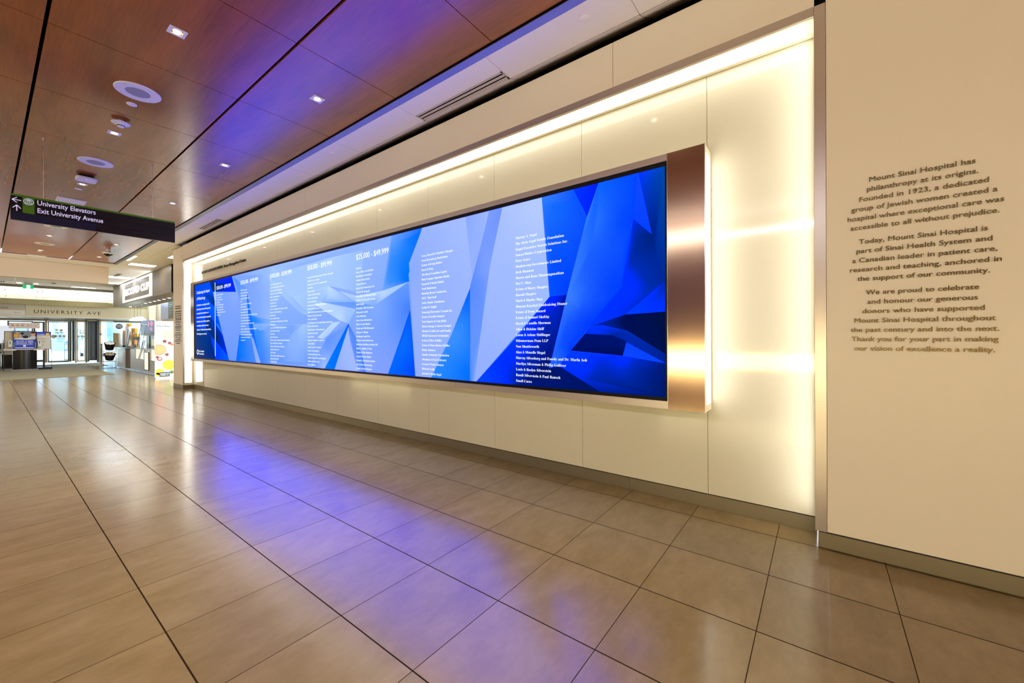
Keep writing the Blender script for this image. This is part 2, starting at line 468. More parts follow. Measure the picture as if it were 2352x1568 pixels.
obj('slot_ring', MB().lathe((-7.226, 1.09, ZWOOD - 0.066), [(0.040, 0.0), (0.040, -0.008)], n=36), gloss_black, t)
t = thing('wireless_access_point', 'white rounded box hanging under the wood ceiling near the sign', 'access point', (-10.16, 1.09, ZWOOD))
b = MB(); q = []
for k in range(32):
    a = 2 * math.pi * k / 32
    cx, sx = math.cos(a), math.sin(a)
    q.append((-10.16 + 0.13 * abs(cx) ** 0.5 * (1 if cx > 0 else -1), 1.09 + 0.13 * abs(sx) ** 0.5 * (1 if sx > 0 else -1), ZWOOD - 0.085))
b.prism(q, (0, 0, 0.045)); obj('housing', b, white_p, t, bevel=0.012)
obj('bracket', MB().box(-10.25, -10.07, 1.0, 1.18, ZWOOD - 0.042, ZWOOD), gloss_black, t)
obj('indicator', MB().lathe((-10.08, 1.09, ZWOOD - 0.0865), [(0.008, 0), (0.006, -0.002)], n=12), mat('blue_indicator', (0.1, 0.3, 1), 0.4, emit=(0.3, 0.6, 1), es=1.5), t)
def access(x0, x1, y0, y1, l):
    b = MB().box(x0, x1, y0, y1, ZWOOD - 0.012, ZWOOD)
    t = thing('access_panel', l, 'access panel', ((x0 + x1) / 2, (y0 + y1) / 2, ZWOOD))
    obj('door', b, white_p, t); obj('frame', MB().box(x0 - 0.012, x1 + 0.012, y0 - 0.012, y1 + 0.012, ZWOOD - 0.004, ZWOOD), white_p, t)
access(-12.68, -12.04, 0.905, 1.293, 'white rectangular access panel showing above the hanging sign')
access(-21.42, -20.98, 0.90, 1.30, 'cream rectangular access panel beside the bulkhead')
t = thing('dome_camera', 'black dome security camera with white ring hanging under the wood ceiling', 'security camera', (-17.9, 2.40, ZWOOD))
c = (-17.9, 2.40, ZWOOD)
obj('mount', MB().lathe(c, [(0.05, 0), (0.06, -0.09), (0.075, -0.10)], n=28), white_p, t, smooth=True)
obj('ring', MB().lathe((c[0], c[1], c[2] - 0.10), [(0.12, 0), (0.155, -0.012), (0.15, -0.02), (0.10, -0.024)], n=36), white_p, t, smooth=True)
obj('dome', MB().lathe((c[0], c[1], c[2] - 0.122), [(0.115, 0), (0.112, -0.03), (0.095, -0.065), (0.06, -0.092), (0.02, -0.104), (0.0, -0.105)], n=36), mat('smoked_dome', (0.004, 0.004, 0.005), 0.08), t, smooth=True)
obj('lower_rim', MB().lathe((c[0], c[1], c[2] - 0.122), [(0.125, 0), (0.122, -0.03), (0.116, -0.032), (0.116, 0)], n=36), white_p, t, smooth=True)

# hanging direction sign
XS = -8.68
t = thing('hanging_sign', 'black hanging direction sign with a green top edge on two wires', 'sign', (XS, 1.095, 3.12))
sy0, sy1, sz0, sz1 = 0.224, 1.971, 3.125, 3.478
sign_black = mat('sign_black', rgb(22, 20, 26), 0.22)
sign_navy = mat('sign_navy', rgb(30, 34, 56), 0.25)
sign_green = mat('sign_green', rgb(82, 134, 10), 0.4)
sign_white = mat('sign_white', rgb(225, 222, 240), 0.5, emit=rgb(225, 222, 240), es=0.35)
b = MB().box(XS - 0.03, XS, sy0, sy1, sz0, sz1 - 0.026)
obj('body', b, sign_black, t)
obj('top_edge', MB().box(XS - 0.03, XS + 0.001, sy0, sy1, sz1 - 0.026, sz1), sign_green, t)
zt = sz1 - 0.026; hrow = (zt - sz0) / 3
def yq(px): return at(px, 500, x=XS).y
obj('face_panel', MB().box(XS, XS + 0.0008, sy0, sy1, zt - 2 * hrow + 0.002, zt), mat('sign_face_black', (0.004, 0.003, 0.005), 0.3), t)
obj('lower_panel', MB().box(XS, XS + 0.001, sy0, yq(219.5), sz0, zt - 2 * hrow), mat('sign_face_navy', rgb(22, 30, 52), 0.25), t)
b = MB()
for k in range(1, 3): b.box(XS, XS + 0.0012, yq(225), sy1, zt - k * hrow - 0.0015, zt - k * hrow + 0.0015)
obj('panel_joint', b, black, t)
ga, gb = yq(52), yq(79.5)
b = MB().box(XS, XS + 0.002, ga, gb, zt - hrow + 0.003, zt - 0.001).box(XS, XS + 0.002, ga, gb, zt - 2 * hrow + 0.002, zt - hrow - 0.001)
obj('green_square', b, sign_green, t)
b = MB().text('University Elevators', (XS + 0.0035, yq(85), zt - hrow * 0.70), Y, Z, 0.094, fit=yq(219) - yq(85), bold=0.012)
b.text('Exit University Avenue', (XS + 0.0035, yq(85), zt - hrow * 1.70), Y, Z, 0.094, fit=yq(236) - yq(85), bold=0.012)
obj('lettering', b, sign_white, t)
def bar(b, p, q, w, n, th=0.0015):
    """flat stroke from p to q on a plane with normal n"""
    p, q, n = Vector(p), Vector(q), Vector(n); d = (q - p).normalized(); s = n.cross(d) * (w / 2)
    b.prism([p - s, q - s, q + s, p + s], n * th)
b = MB(); ax = XS + 0.001; cy_ = (yq(29) + yq(48)) / 2; r = 0.040; cz = zt - hrow * 0.5
bar(b, (ax, cy_ - r, cz), (ax, cy_ + r, cz), 0.009, X)
bar(b, (ax, cy_ - r, cz), (ax, cy_ - r + 0.042, cz + 0.036), 0.009, X); bar(b, (ax, cy_ - r, cz), (ax, cy_ - r + 0.042, cz - 0.036), 0.009, X)
cz = zt - hrow * 1.5
bar(b, (ax, cy_, cz - r), (ax, cy_, cz + r), 0.009, X)
bar(b, (ax, cy_, cz + r), (ax, cy_ + 0.036, cz + r - 0.042), 0.009, X); bar(b, (ax, cy_, cz + r), (ax, cy_ - 0.036, cz + r - 0.042), 0.009, X)
obj('arrows', b, sign_white, t)
b = MB(); ax = XS + 0.0025; cc = Vector((ax, (ga + gb) / 2, zt - hrow * 0.5))
for k in range(36):
    a0, a1 = 2 * math.pi * k / 36, 2 * math.pi * (k + 1) / 36
    p = [cc + Vector((0, rr * math.cos(a), rr * math.sin(a))) for rr, a in ((0.040, a0), (0.040, a1), (0.046, a1), (0.046, a0))]
    b.poly(p)
for q in ((-.024, -.024, .020, .004), (.024, -.024, .020, .004), (-.010, -.024, .014, .004), (.010, -.024, .014, .004)):
    b.box(ax, ax + 0.001, cc.y + q[0] - q[3] / 2, cc.y + q[0] + q[3] / 2, cc.z - 0.024, cc.z + 0.016)
for zz, w in ((-0.024, 0.026), (0.016, 0.026), (-0.002, 0.010)):
    b.box(ax, ax + 0.001, cc.y - w, cc.y + w, cc.z + zz - 0.002, cc.z + zz + 0.002)
for yy in (-0.012, 0.0, 0.012): b.lathe((ax, cc.y + yy, cc.z + 0.026), [(0.006, 0), (0.006, 0.001)], axis='x', n=10)
obj('elevator_symbol', b, sign_white, t)
for yy in (0.517, 1.687):
    w = obj('wire', MB().tube((XS - 0.015, yy, sz1), (XS - 0.015, yy, ZWOOD), 0.0022, 6), steel, t)
    obj('ceiling_fixing', MB().lathe((XS - 0.015, yy, ZWOOD), [(0.010, 0), (0.010, -0.012), (0.006, -0.02), (0.004, -0.035)], n=12), steel, w)

# ------------------------------------------------------------------ things in the white ceiling
slot_black = mat('slot_black', (0.002, 0.002, 0.002), 0.9, spec=0.0)
def slot_diffuser(x0, x1, label):
    t = thing('slot_diffuser', label, 'air vent', ((x0 + x1) / 2, 3.385, ZC))
    b = MB()
    for y0, y1 in ((3.310, 3.340), (3.358, 3.366), (3.388, 3.394), (3.412, 3.464)): b.box(x0, x1, y0, y1, ZC - 0.004, ZC)
    b.box(x0, x0 + 0.012, 3.31, 3.464, ZC - 0.004, ZC); b.box(x1 - 0.012, x1, 3.31, 3.464, ZC - 0.004, ZC)
    obj('frame', b, mat('diffuser_paint', rgb(205, 196, 184), 0.5), t)
    for y0, y1 in ((3.340, 3.358), (3.394, 3.412)):
        obj('slot', MB().box(x0 + 0.012, x1 - 0.012, y0, y1, ZC - 0.003, ZC), slot_black, t)
    obj('blade', MB().box(x0 + 0.012, x1 - 0.012, 3.366, 3.388, ZC - 0.003, ZC), MATS['diffuser_paint'], t)
slot_diffuser(-4.045, -2.66, 'long double-slot air vent in the white ceiling at the top centre')
slot_diffuser(-12.545, -11.20, 'distant double-slot air vent in the white ceiling near the hanging sign')
for x, l in ((-1.637, 'round flush sprinkler cover in the white ceiling nearest the top edge'), (-5.85, 'round flush sprinkler cover in the white ceiling, the middle one'), (-10.15, 'round flush sprinkler cover in the white ceiling beside the distant vent')):
    tag(obj('sprinkler_cover', MB().lathe((x, 3.218, ZC), [(0.043, 0), (0.043, -0.004), (0.040, -0.0055)], n=36), plaster, smooth=True), l, 'sprinkler cover', 'flush sprinkler covers in the white ceiling')

# ------------------------------------------------------------------ the video wall
BX0, BX1, BZ0, BZ1, BY = -14.47, -0.757, 0.871, 3.105, 3.632
SX0, SX1, SZ0, SZ1 = -14.122, -1.085, 0.968, 3.006
V = thing('video_wall', 'very long blue donor screen in a steel case on the lit glass wall', 'screen', ((BX0 + BX1) / 2, BY, BZ0))
b = MB().box(BX0 + 0.004, BX1 - 0.004, BY + 0.03, YW, BZ0 + 0.004, BZ1 - 0.004)
obj('case', b, cream, V)
obj('end_panel', MB().box(-1.060, BX1 - 0.004, BY, BY + 0.03, BZ0, BZ1), mat('polished_steel', rgb(168, 144, 124), 0.14, metal=1.0, aniso=0.3), V)
obj('end_panel', MB().box(BX0, -14.165, BY, BY + 0.03, BZ0, BZ1), MATS['polished_steel'], V)
b = MB()
for k in range(5):
    x0 = -14.163 + k * 2.62; x1 = min(x0 + 2.62, -1.064)
    b.box(x0 + 0.001, x1 - 0.001, BY + 0.001, BY + 0.03, 3.045, BZ1)
obj('top_rail', b, steel, V)
b = MB()
for k in range(5):
    x0 = -14.163 + k * 2.62; x1 = min(x0 + 2.62, -1.064)
    b.box(x0 + 0.001, x1 - 0.001, BY + 0.001, BY + 0.03, BZ0, 0.937)
obj('bottom_rail', b, steel, V)
obj('edge_strip', MB().box(BX1 - 0.004, BX1, BY - 0.002, BY + 0.012, BZ0 - 0.003, BZ1 + 0.002).box(-1.064, -1.060, BY - 0.002, BY + 0.03, BZ0, BZ1), alu, V)
b = MB()
for q in ((-14.165, SX0, 0.937, 3.045), (SX1, -1.064, 0.937, 3.045), (SX0, SX1, 0.937, SZ0), (SX0, SX1, SZ1, 3.045)):
    b.box(q[0], q[1], BY + 0.012, BY + 0.03, q[2], q[3])
obj('bezel', b, mat('bezel_black', (0.002, 0.002, 0.003), 0.5, spec=0.2), V)
sl = obj('side_light', MB().box(BX1 - 0.004, BX1 + 0.002, BY + 0.045, YW - 0.05, BZ0 + 0.06, BZ1 - 0.06), lamp_jamb, V, label='glowing white panel on the right end of the case')
obj('side_lining', MB().box(BX1 - 0.004, BX1 - 0.001, BY + 0.012, YW - 0.012, BZ0, BZ1), cream, V)
obj('side_light', MB().box(BX0 - 0.002, BX0 + 0.004, BY + 0.045, YW - 0.05, BZ0 + 0.06, BZ1 - 0.06), lamp_jamb, V)

# picture on the screen: overlapping shaded facets, traced in the plane of the screen
SY = BY + 0.016
def A(px, py):
    p = at(px, py, y=SY); return (p.x, p.z)
def c1(x, y): return A(440 + x / 7.839, 640 + y / 7.839)
def c5(x, y): return A(440 + x / 3.564, 440 + y / 3.564)
def c6(x, y): return A(950 + x / 2.851, 380 + y / 2.851)
FAC = []     # (outline, [(point, colour)])
def facet(f, *pc):
    pts = [f(p[0], p[1]) for p in pc]
    FAC.append((pts, [(q, p[2]) for q, p in zip(pts, pc) if len(p) > 2]))
Lb, Mb = (150, 188, 255), (120, 163, 255)
FAC.append(([(SX0 - 1, SZ0 - 1), (SX1 + 1, SZ0 - 1), (SX1 + 1, SZ1 + 1), (SX0 - 1, SZ1 + 1)],
            [((-14, 3), (120, 160, 255)), ((-9, 3), (165, 200, 255)), ((-9, 1), (118, 163, 255)), ((-11, 1.0), (98, 150, 255)), ((-6, 3), (150, 185, 255)), ((-6, 1), (130, 168, 255)), ((-1, 2), (0, 60, 230))]))
# left end
facet(c1, (30, 110, (0, 75, 205)), (720, -60, (0, 70, 225)), (800, 235, (0, 70, 235)), (385, 237, (0, 80, 220)), (550, 940, (0, 100, 255)), (680, 1500, (0, 100, 255)), (30, 1460, (25, 50, 110)))
facet(c1, (330, 40, (14, 48, 100)), (720, -60, (0, 40, 225)), (800, 232, (0, 45, 210)), (385, 235, (8, 50, 110)), (345, 130))
facet(c1, (150, 285, (0, 70, 210)), (240, 270), (375, 237, (0, 70, 200)), (415, 420, (6, 50, 125)), (445, 540, (10, 50, 120)), (410, 515, (0, 60, 190)))
facet(c1, (205, 385, (0, 85, 230)), (270, 350), (430, 530, (0, 95, 250)), (550, 940, (0, 110, 255)), (430, 805, (0, 80, 250)), (250, 560))
facet(c1, (440, 810, (60, 130, 255)), (470, 820), (560, 1005, (70, 140, 255)), (545, 985))
facet(c1, (240, 500, (0, 70, 200)), (430, 810, (0, 60, 190)), (560, 1010, (0, 45, 190)), (652, 1385, (0, 35, 215)), (420, 1105, (4, 36, 90)), (260, 920, (10, 46, 110)))
facet(c1, (30, 900, (14, 62, 150)), (230, 900, (0, 58, 150)), (420, 1110, (0, 45, 130)), (430, 1470, (0, 40, 140)), (30, 1470, (52, 64, 104)), (30, 1150, (44, 60, 104)))
facet(c1, (340, 1050, (0, 60, 180)), (420, 1105, (0, 70, 225)), (652, 1385, (0, 95, 255)), (690, 1500, (0, 100, 255)), (450, 1480, (0, 60, 235)))
facet(c1, (385, 237, (136, 172, 255)), (800, 235, (140, 175, 255)), (885, 440, (128, 166, 255)), (865, 1010, (118, 160, 255)), (798, 1510, (110, 155, 255)), (684, 1500, (108, 152, 255)), (560, 1000, (120, 160, 255)), (460, 600, (125, 165, 255)))
facet(c1, (720, -80, (120, 162, 255)), (1420, -260, (160, 196, 255)), (1420, 820, (150, 188, 255)), (1080, 660, (128, 168, 255)), (990, 260, (125, 166, 255)), (880, 445, (130, 168, 255)), (800, 232, (130, 170, 255)))
facet(c1, (760, -30, (70, 140, 255)), (985, 160, (108, 158, 255)), (900, 330, (120, 165, 255)), (870, 400), (830, 200, (90, 150, 255)))
facet(c1, (1065, 660, (40, 140, 255)), (1420, 745, (120, 172, 255)), (1420, 815, (140, 184, 255)), (1090, 818, (25, 130, 255)))
facet(c1, (860, 1010, (10, 120, 255)), (1075, 1045, (70, 140, 255)), (1170, 1530, (80, 140, 255)), (796, 1510, (0, 110, 255)))
facet(c1, (1100, 880, (60, 150, 255)), (1420, 960, (130, 175, 255)), (1420, 1560, (100, 155, 255)), (1250, 1530, (60, 130, 255)), (1130, 1150, (40, 135, 255)))
facet(c1, (992, 270, (20, 115, 250)), (1010, 290), (1075, 640, (20, 120, 250)), (1115, 900, (10, 105, 245)), (1185, 1260, (30, 120, 250)), (1250, 1530), (1140, 1200, (20, 110, 245)), (1040, 900, (30, 115, 245)), (1000, 420))
facet(c1, (1070, 1050, (130, 168, 255)), (1110, 1060), (1252, 1540, (160, 188, 255)), (1165, 1530, (140, 172, 255)))
# middle
facet(c5, (625, 690, (160, 198, 255)), (1130, 540, (178, 210, 255)), (1400, 480, (160, 196, 255)), (1400, 830, (150, 188, 255)), (1125, 772, (170, 205, 255)), (880, 835, (165, 202, 255)), (815, 862, (168, 204, 255)))
facet(c5, (632, 706, (182, 214, 255)), (700, 745), (960, 1010, (170, 205, 255)), (900, 1000, (150, 190, 255)), (660, 780, (165, 200, 255)))
facet(c5, (820, 862, (172, 208, 255)), (882, 835), (1125, 772, (186, 216, 255)), (1062, 905, (160, 198, 255)), (960, 1000, (160, 198, 255)))
facet(c5, (500, 1080, (120, 172, 255)), (900, 1085, (150, 190, 255)), (820, 1165, (120, 165, 255)), (640, 1090, (150, 192, 255)), (560, 1140, (120, 170, 255)))
facet(c5, (820, 1165, (140, 182, 255)), (910, 1083, (165, 202, 255)), (1180, 1070, (150, 188, 255)), (1030, 1200, (140, 178, 255)), (980, 1420, (110, 156, 255)), (700, 1400, (100, 150, 255)))
facet(c5, (1125, 772, (192, 220, 255)), (1335, 905, (140, 182, 255)), (1062, 903, (140, 184, 255)))
facet(c5, (1062, 903, (128, 172, 255)), (1335, 903, (100, 155, 255)), (1500, 932, (120, 166, 255)), (1340, 965, (110, 160, 255)))
facet(c5, (1000, 918, (205, 228, 255)), (1070, 905), (1345, 960, (160, 198, 255)), (1285, 1078, (150, 190, 255)), (1215, 1055, (190, 218, 255)))
facet(c5, (1205, 812, (185, 214, 255)), (1345, 852, (190, 218, 255)), (1560, 812, (190, 218, 255)), (1782, 733, (160, 200, 255)), (1500, 932, (130, 175, 255)), (1345, 905, (150, 190, 255)))
facet(c5, (1030, 1195, (196, 222, 255)), (1160, 1070, (196, 222, 255)), (1222, 1062, (180, 210, 255)), (1110, 1180, (170, 204, 255)), (1078, 1205))
facet(c5, (1110, 1190, (100, 150, 255)), (1282, 1082, (110, 160, 255)), (1090, 1450, (165, 190, 255)), (990, 1440, (90, 146, 255)))
facet(c5, (1340, 950, (122, 166, 255)), (1500, 932, (130, 172, 255)), (1775, 740, (100, 155, 255)), (1792, 960, (70, 130, 255)), (1610, 1500, (130, 160, 255)), (1420, 1490, (140, 168, 255)))
facet(c5, (1285, 1082, (60, 125, 250)), (1340, 1180, (80, 140, 255)), (1400, 1350, (70, 130, 250)), (1432, 1500, (60, 120, 250)), (1360, 1490, (150, 178, 255)), (1290, 1200, (110, 150, 255)))
facet(c5, (1278, 1085, (165, 190, 255)), (1295, 1200, (160, 186, 255)), (1365, 1490, (165, 188, 255)), (1150, 1470, (140, 172, 255)))
facet(c5, (1282, 1080, (0, 105, 250)), (1290, 1090), (1165, 1470, (0, 115, 255)), (1082, 1460, (0, 125, 255)))
facet(c5, (1282, 1080, (40, 120, 250)), (1150, 1150, (110, 160, 255)), (1105, 1200, (140, 180, 255)), (1200, 1120))
facet(c5, (1640, 350, (105, 165, 255)), (1892, 270, (0, 110, 255)), (1878, 320, (0, 112, 255)), (1776, 680, (0, 118, 255)), (1782, 735, (0, 112, 255)), (1650, 780, (50, 142, 255)), (1560, 812, (125, 174, 255)))
facet(c5, (1790, 960, (0, 90, 250)), (1832, 1520, (0, 70, 240)), (1605, 1500, (0, 105, 255)), (1700, 1230, (10, 110, 255)))
# right half
facet(c6, (62, 400, (155, 182, 255)), (340, 335, (165, 190, 255)), (840, 200, (182, 205, 255)), (900, 850, (160, 188, 255)), (405, 1420, (148, 176, 255)), (14, 1400, (150, 176, 255)), (-30, 640, (140, 172, 255)))
facet(c6, (340, 335, (140, 170, 255)), (492, 290, (160, 186, 255)), (385, 745, (150, 178, 255)))
facet(c6, (370, 800, (0, 100, 245)), (382, 1420, (0, 110, 255)), (105, 1410, (40, 140, 255)), (250, 1100, (60, 145, 255)))
facet(c6, (495, 292, (125, 158, 255)), (582, 268, (112, 148, 255)), (500, 660, (128, 162, 255)), (395, 1425, (150, 178, 255)), (368, 1420, (40, 120, 255)), (370, 790, (90, 140, 255)), (440, 520))
facet(c6, (838, 200, (60, 130, 255)), (900, 180, (0, 100, 252)), (1225, 80, (0, 50, 235)), (1000, 860, (0, 60, 235)), (890, 862, (0, 85, 250)))
facet(c6, (1040, 145, (0, 55, 225)), (1222, 90, (0, 30, 185)), (1140, 340, (0, 36, 200)))
facet(c6, (405, 1420, (0, 70, 240)), (690, 1105, (0, 58, 228)), (890, 858, (0, 40, 205)), (1005, 845, (0, 20, 150)), (910, 1240, (0, 20, 130)), (850, 1460, (0, 25, 150)))
facet(c6, (780, 1345, (0, 20, 120)), (905, 1240, (0, 22, 120)), (850, 1470, (0, 18, 110)), (640, 1450, (0, 40, 180)))
facet(c6, (1222, 80, (10, 100, 255)), (1467, 30, (0, 70, 240)), (1440, 350, (0, 66, 245)), (1360, 800, (0, 62, 240)), (1150, 1052, (0, 58, 225)), (1030, 1215, (0, 60, 235)), (855, 1470, (60, 120, 255)), (915, 1240, (30, 105, 255)), (1000, 860, (60, 130, 255)), (1130, 350, (50, 125, 255)))
facet(c6, (1467, 30, (0, 55, 200)), (1660, -20, (0, 75, 170)), (1660, 760, (0, 40, 150)), (1400, 975, (0, 44, 190)), (1150, 1052, (0, 55, 220)), (1360, 800, (0, 50, 215)), (1440, 350, (0, 45, 190)), (1560, 450, (0, 32, 120)))
facet(c6, (1655, 745, (0, 40, 170)), (1660, 962, (0, 50, 200)), (1385, 978, (0, 62, 225)))
facet(c6, (1150, 1052, (0, 45, 190)), (1390, 975, (0, 12, 75)), (1660, 955, (0, 16, 60)), (1660, 1250, (0, 16, 70)), (1400, 1080, (0, 14, 80)), (1240, 1046, (0, 36, 160)))
facet(c6, (1150, 1056, (0, 55, 210)), (1240, 1045, (0, 52, 200)), (1400, 1080, (0, 44, 180)), (1660, 1240, (0, 36, 150)), (1660, 1300, (0, 30, 140)), (1330, 1122, (0, 34, 160)), (1120, 1105, (0, 40, 180)))
facet(c6, (1120, 1102, (0, 18, 110)), (1300, 1110, (0, 20, 115)), (1395, 1150, (0, 22, 120)), (1370, 1245, (0, 12, 80)), (1028, 1212, (0, 14, 100)))
facet(c6, (1030, 1214, (0, 62, 235)), (1370, 1246, (0, 48, 205)), (1660, 1296, (0, 26, 120)), (1660, 1560, (0, 22, 90)), (1250, 1530, (0, 30, 140)), (850, 1475, (0, 30, 160)), (960, 1300, (0, 48, 215)))
facet(c6, (780, 1350, (0, 20, 110)), (950, 1310, (0, 22, 110)), (1250, 1500, (0, 20, 90)), (1100, 1520), (640, 1455, (0, 30, 150)))
BOOST = 4.4
def inside(p, poly):
    r = False; x, y = p; n = len(poly); j = n - 1
    for i in range(n):
        xi, yi = poly[i]; xj, yj = poly[j]
        if (yi > y) != (yj > y) and x < (xj - xi) * (y - yi) / (yj - yi) + xi: r = not r
        j = i
    return r
def facet_colour(f, p):
    w = 0; c = [0, 0, 0]
    for q, k in f[1]:
        d = 1 / (((q[0] - p[0]) ** 2 + (q[1] - p[1]) ** 2) + 1e-3)
        w += d
        for i in range(3): c[i] += d * k[i]
    return [i / w for i in c]
def screen_picture():
    pts, edges = [], []
    def addp(p): pts.append(Vector(p)); return len(pts) - 1
    rect = [addp(q) for q in ((SX0, SZ0), (SX1, SZ0), (SX1, SZ1), (SX0, SZ1))]
    edges += [(rect[i], rect[(i + 1) % 4]) for i in range(4)]
    for poly, _ in FAC[1:]:
        ids = [addp(q) for q in poly]
        edges += [(ids[i], ids[(i + 1) % len(ids)]) for i in range(len(ids))]
    nx, nz = 110, 18
    for i in range(1, nx):
        for j in range(1, nz):
            pts.append(Vector((SX0 + (SX1 - SX0) * (i + 0.31 * (j % 3) - 0.3) / nx, SZ0 + (SZ1 - SZ0) * j / nz)))
    r = delaunay_2d_cdt(pts, edges, [], 0, 1e-5)
    vs, fs = r[0], r[2]
    me = bpy.data.meshes.new('screen')
    keep, cols = [], []
    for f in fs:
        c = sum((vs[i] for i in f), Vector((0, 0))) / len(f)
        if not (SX0 - 1e-6 < c.x < SX1 + 1e-6 and SZ0 - 1e-6 < c.y < SZ1 + 1e-6): continue
        top = next(k for k in range(len(FAC) - 1, -1, -1) if k == 0 or inside((c.x, c.y), FAC[k][0]))
        keep.append(f)
        for i in f:
            k = facet_colour(FAC[top], (vs[i].x * .98 + c.x * .02, vs[i].y * .98 + c.y * .02))
            r_, g_, b_ = (lin(max(0, min(255, a))) for a in k)
            if b_ > 0.45: b_ *= 1 + (BOOST - 1) * min(1, (b_ - 0.45) / 0.4)
            cols += [r_, g_, b_, 1.0]
    off = loc_of(V)
    me.from_pydata([(v_.x - off.x, SY - off.y, v_.y - off.z) for v_ in vs], [], [tuple(f) for f in keep])
    at_ = me.color_attributes.new('picture', 'FLOAT_COLOR', 'CORNER')
    at_.data.foreach_set('color', cols)
    m = mat('led_picture', (0.0, 0.0, 0.0), 0.6, spec=0.0, emit=(0, 0, 0), es=1.0)
    nt, P_, N_, LK_ = nodes(m)
    ca = N_('ShaderNodeVertexColor', layer_name='picture'); LK_(ca.outputs['Color'], P_.inputs['Emission Color'])
    P_.inputs['Emission Strength'].default_value = 0.87      # picture levels under the exposure above
    me.materials.append(m)
    o = bpy.data.objects.new('screen', me); COL.objects.link(o); o.parent = V
    # facets must face the room
    bm = bmesh.new(); bm.from_mesh(me)
    for f in bm.faces:
        if f.normal.y > 0: f.normal_flip()
    bm.to_mesh(me); bm.free()
    return o
screen = screen_picture()
text_m = mat('screen_text_white', (0.02, 0.02, 0.02), 0.5, emit=(0.92, 0.97, 1.0), es=1.1)
def serif(t):
    o = ''
    for c in t:
        if 'A' <= c <= 'Z': o += chr(0x1D400 + ord(c) - 65)
        elif 'a' <= c <= 'z': o += chr(0x1D41A + ord(c) - 97)
        elif '0' <= c <= '9': o += chr(0x1D7CE + ord(c) - 48)
        else: o += c
    return o
TYP = SY - 0.0025
heads = [(-12.365, '$500,000 - $999,999', 0.985), (-10.76, '$250,000 - $499,999', 0.975), (-9.158, '$100,000 - $249,999', 0.965), (-7.552, '$50,000 - $99,999', 0.86), (-5.942, '$25,000 - $49,999', 0.853)]
for x, s, w in heads:
    obj('heading', MB().text(s, (x, TYP, 2.762), X, Z, 0.122, fit=w, bold=0.0), text_m, screen)
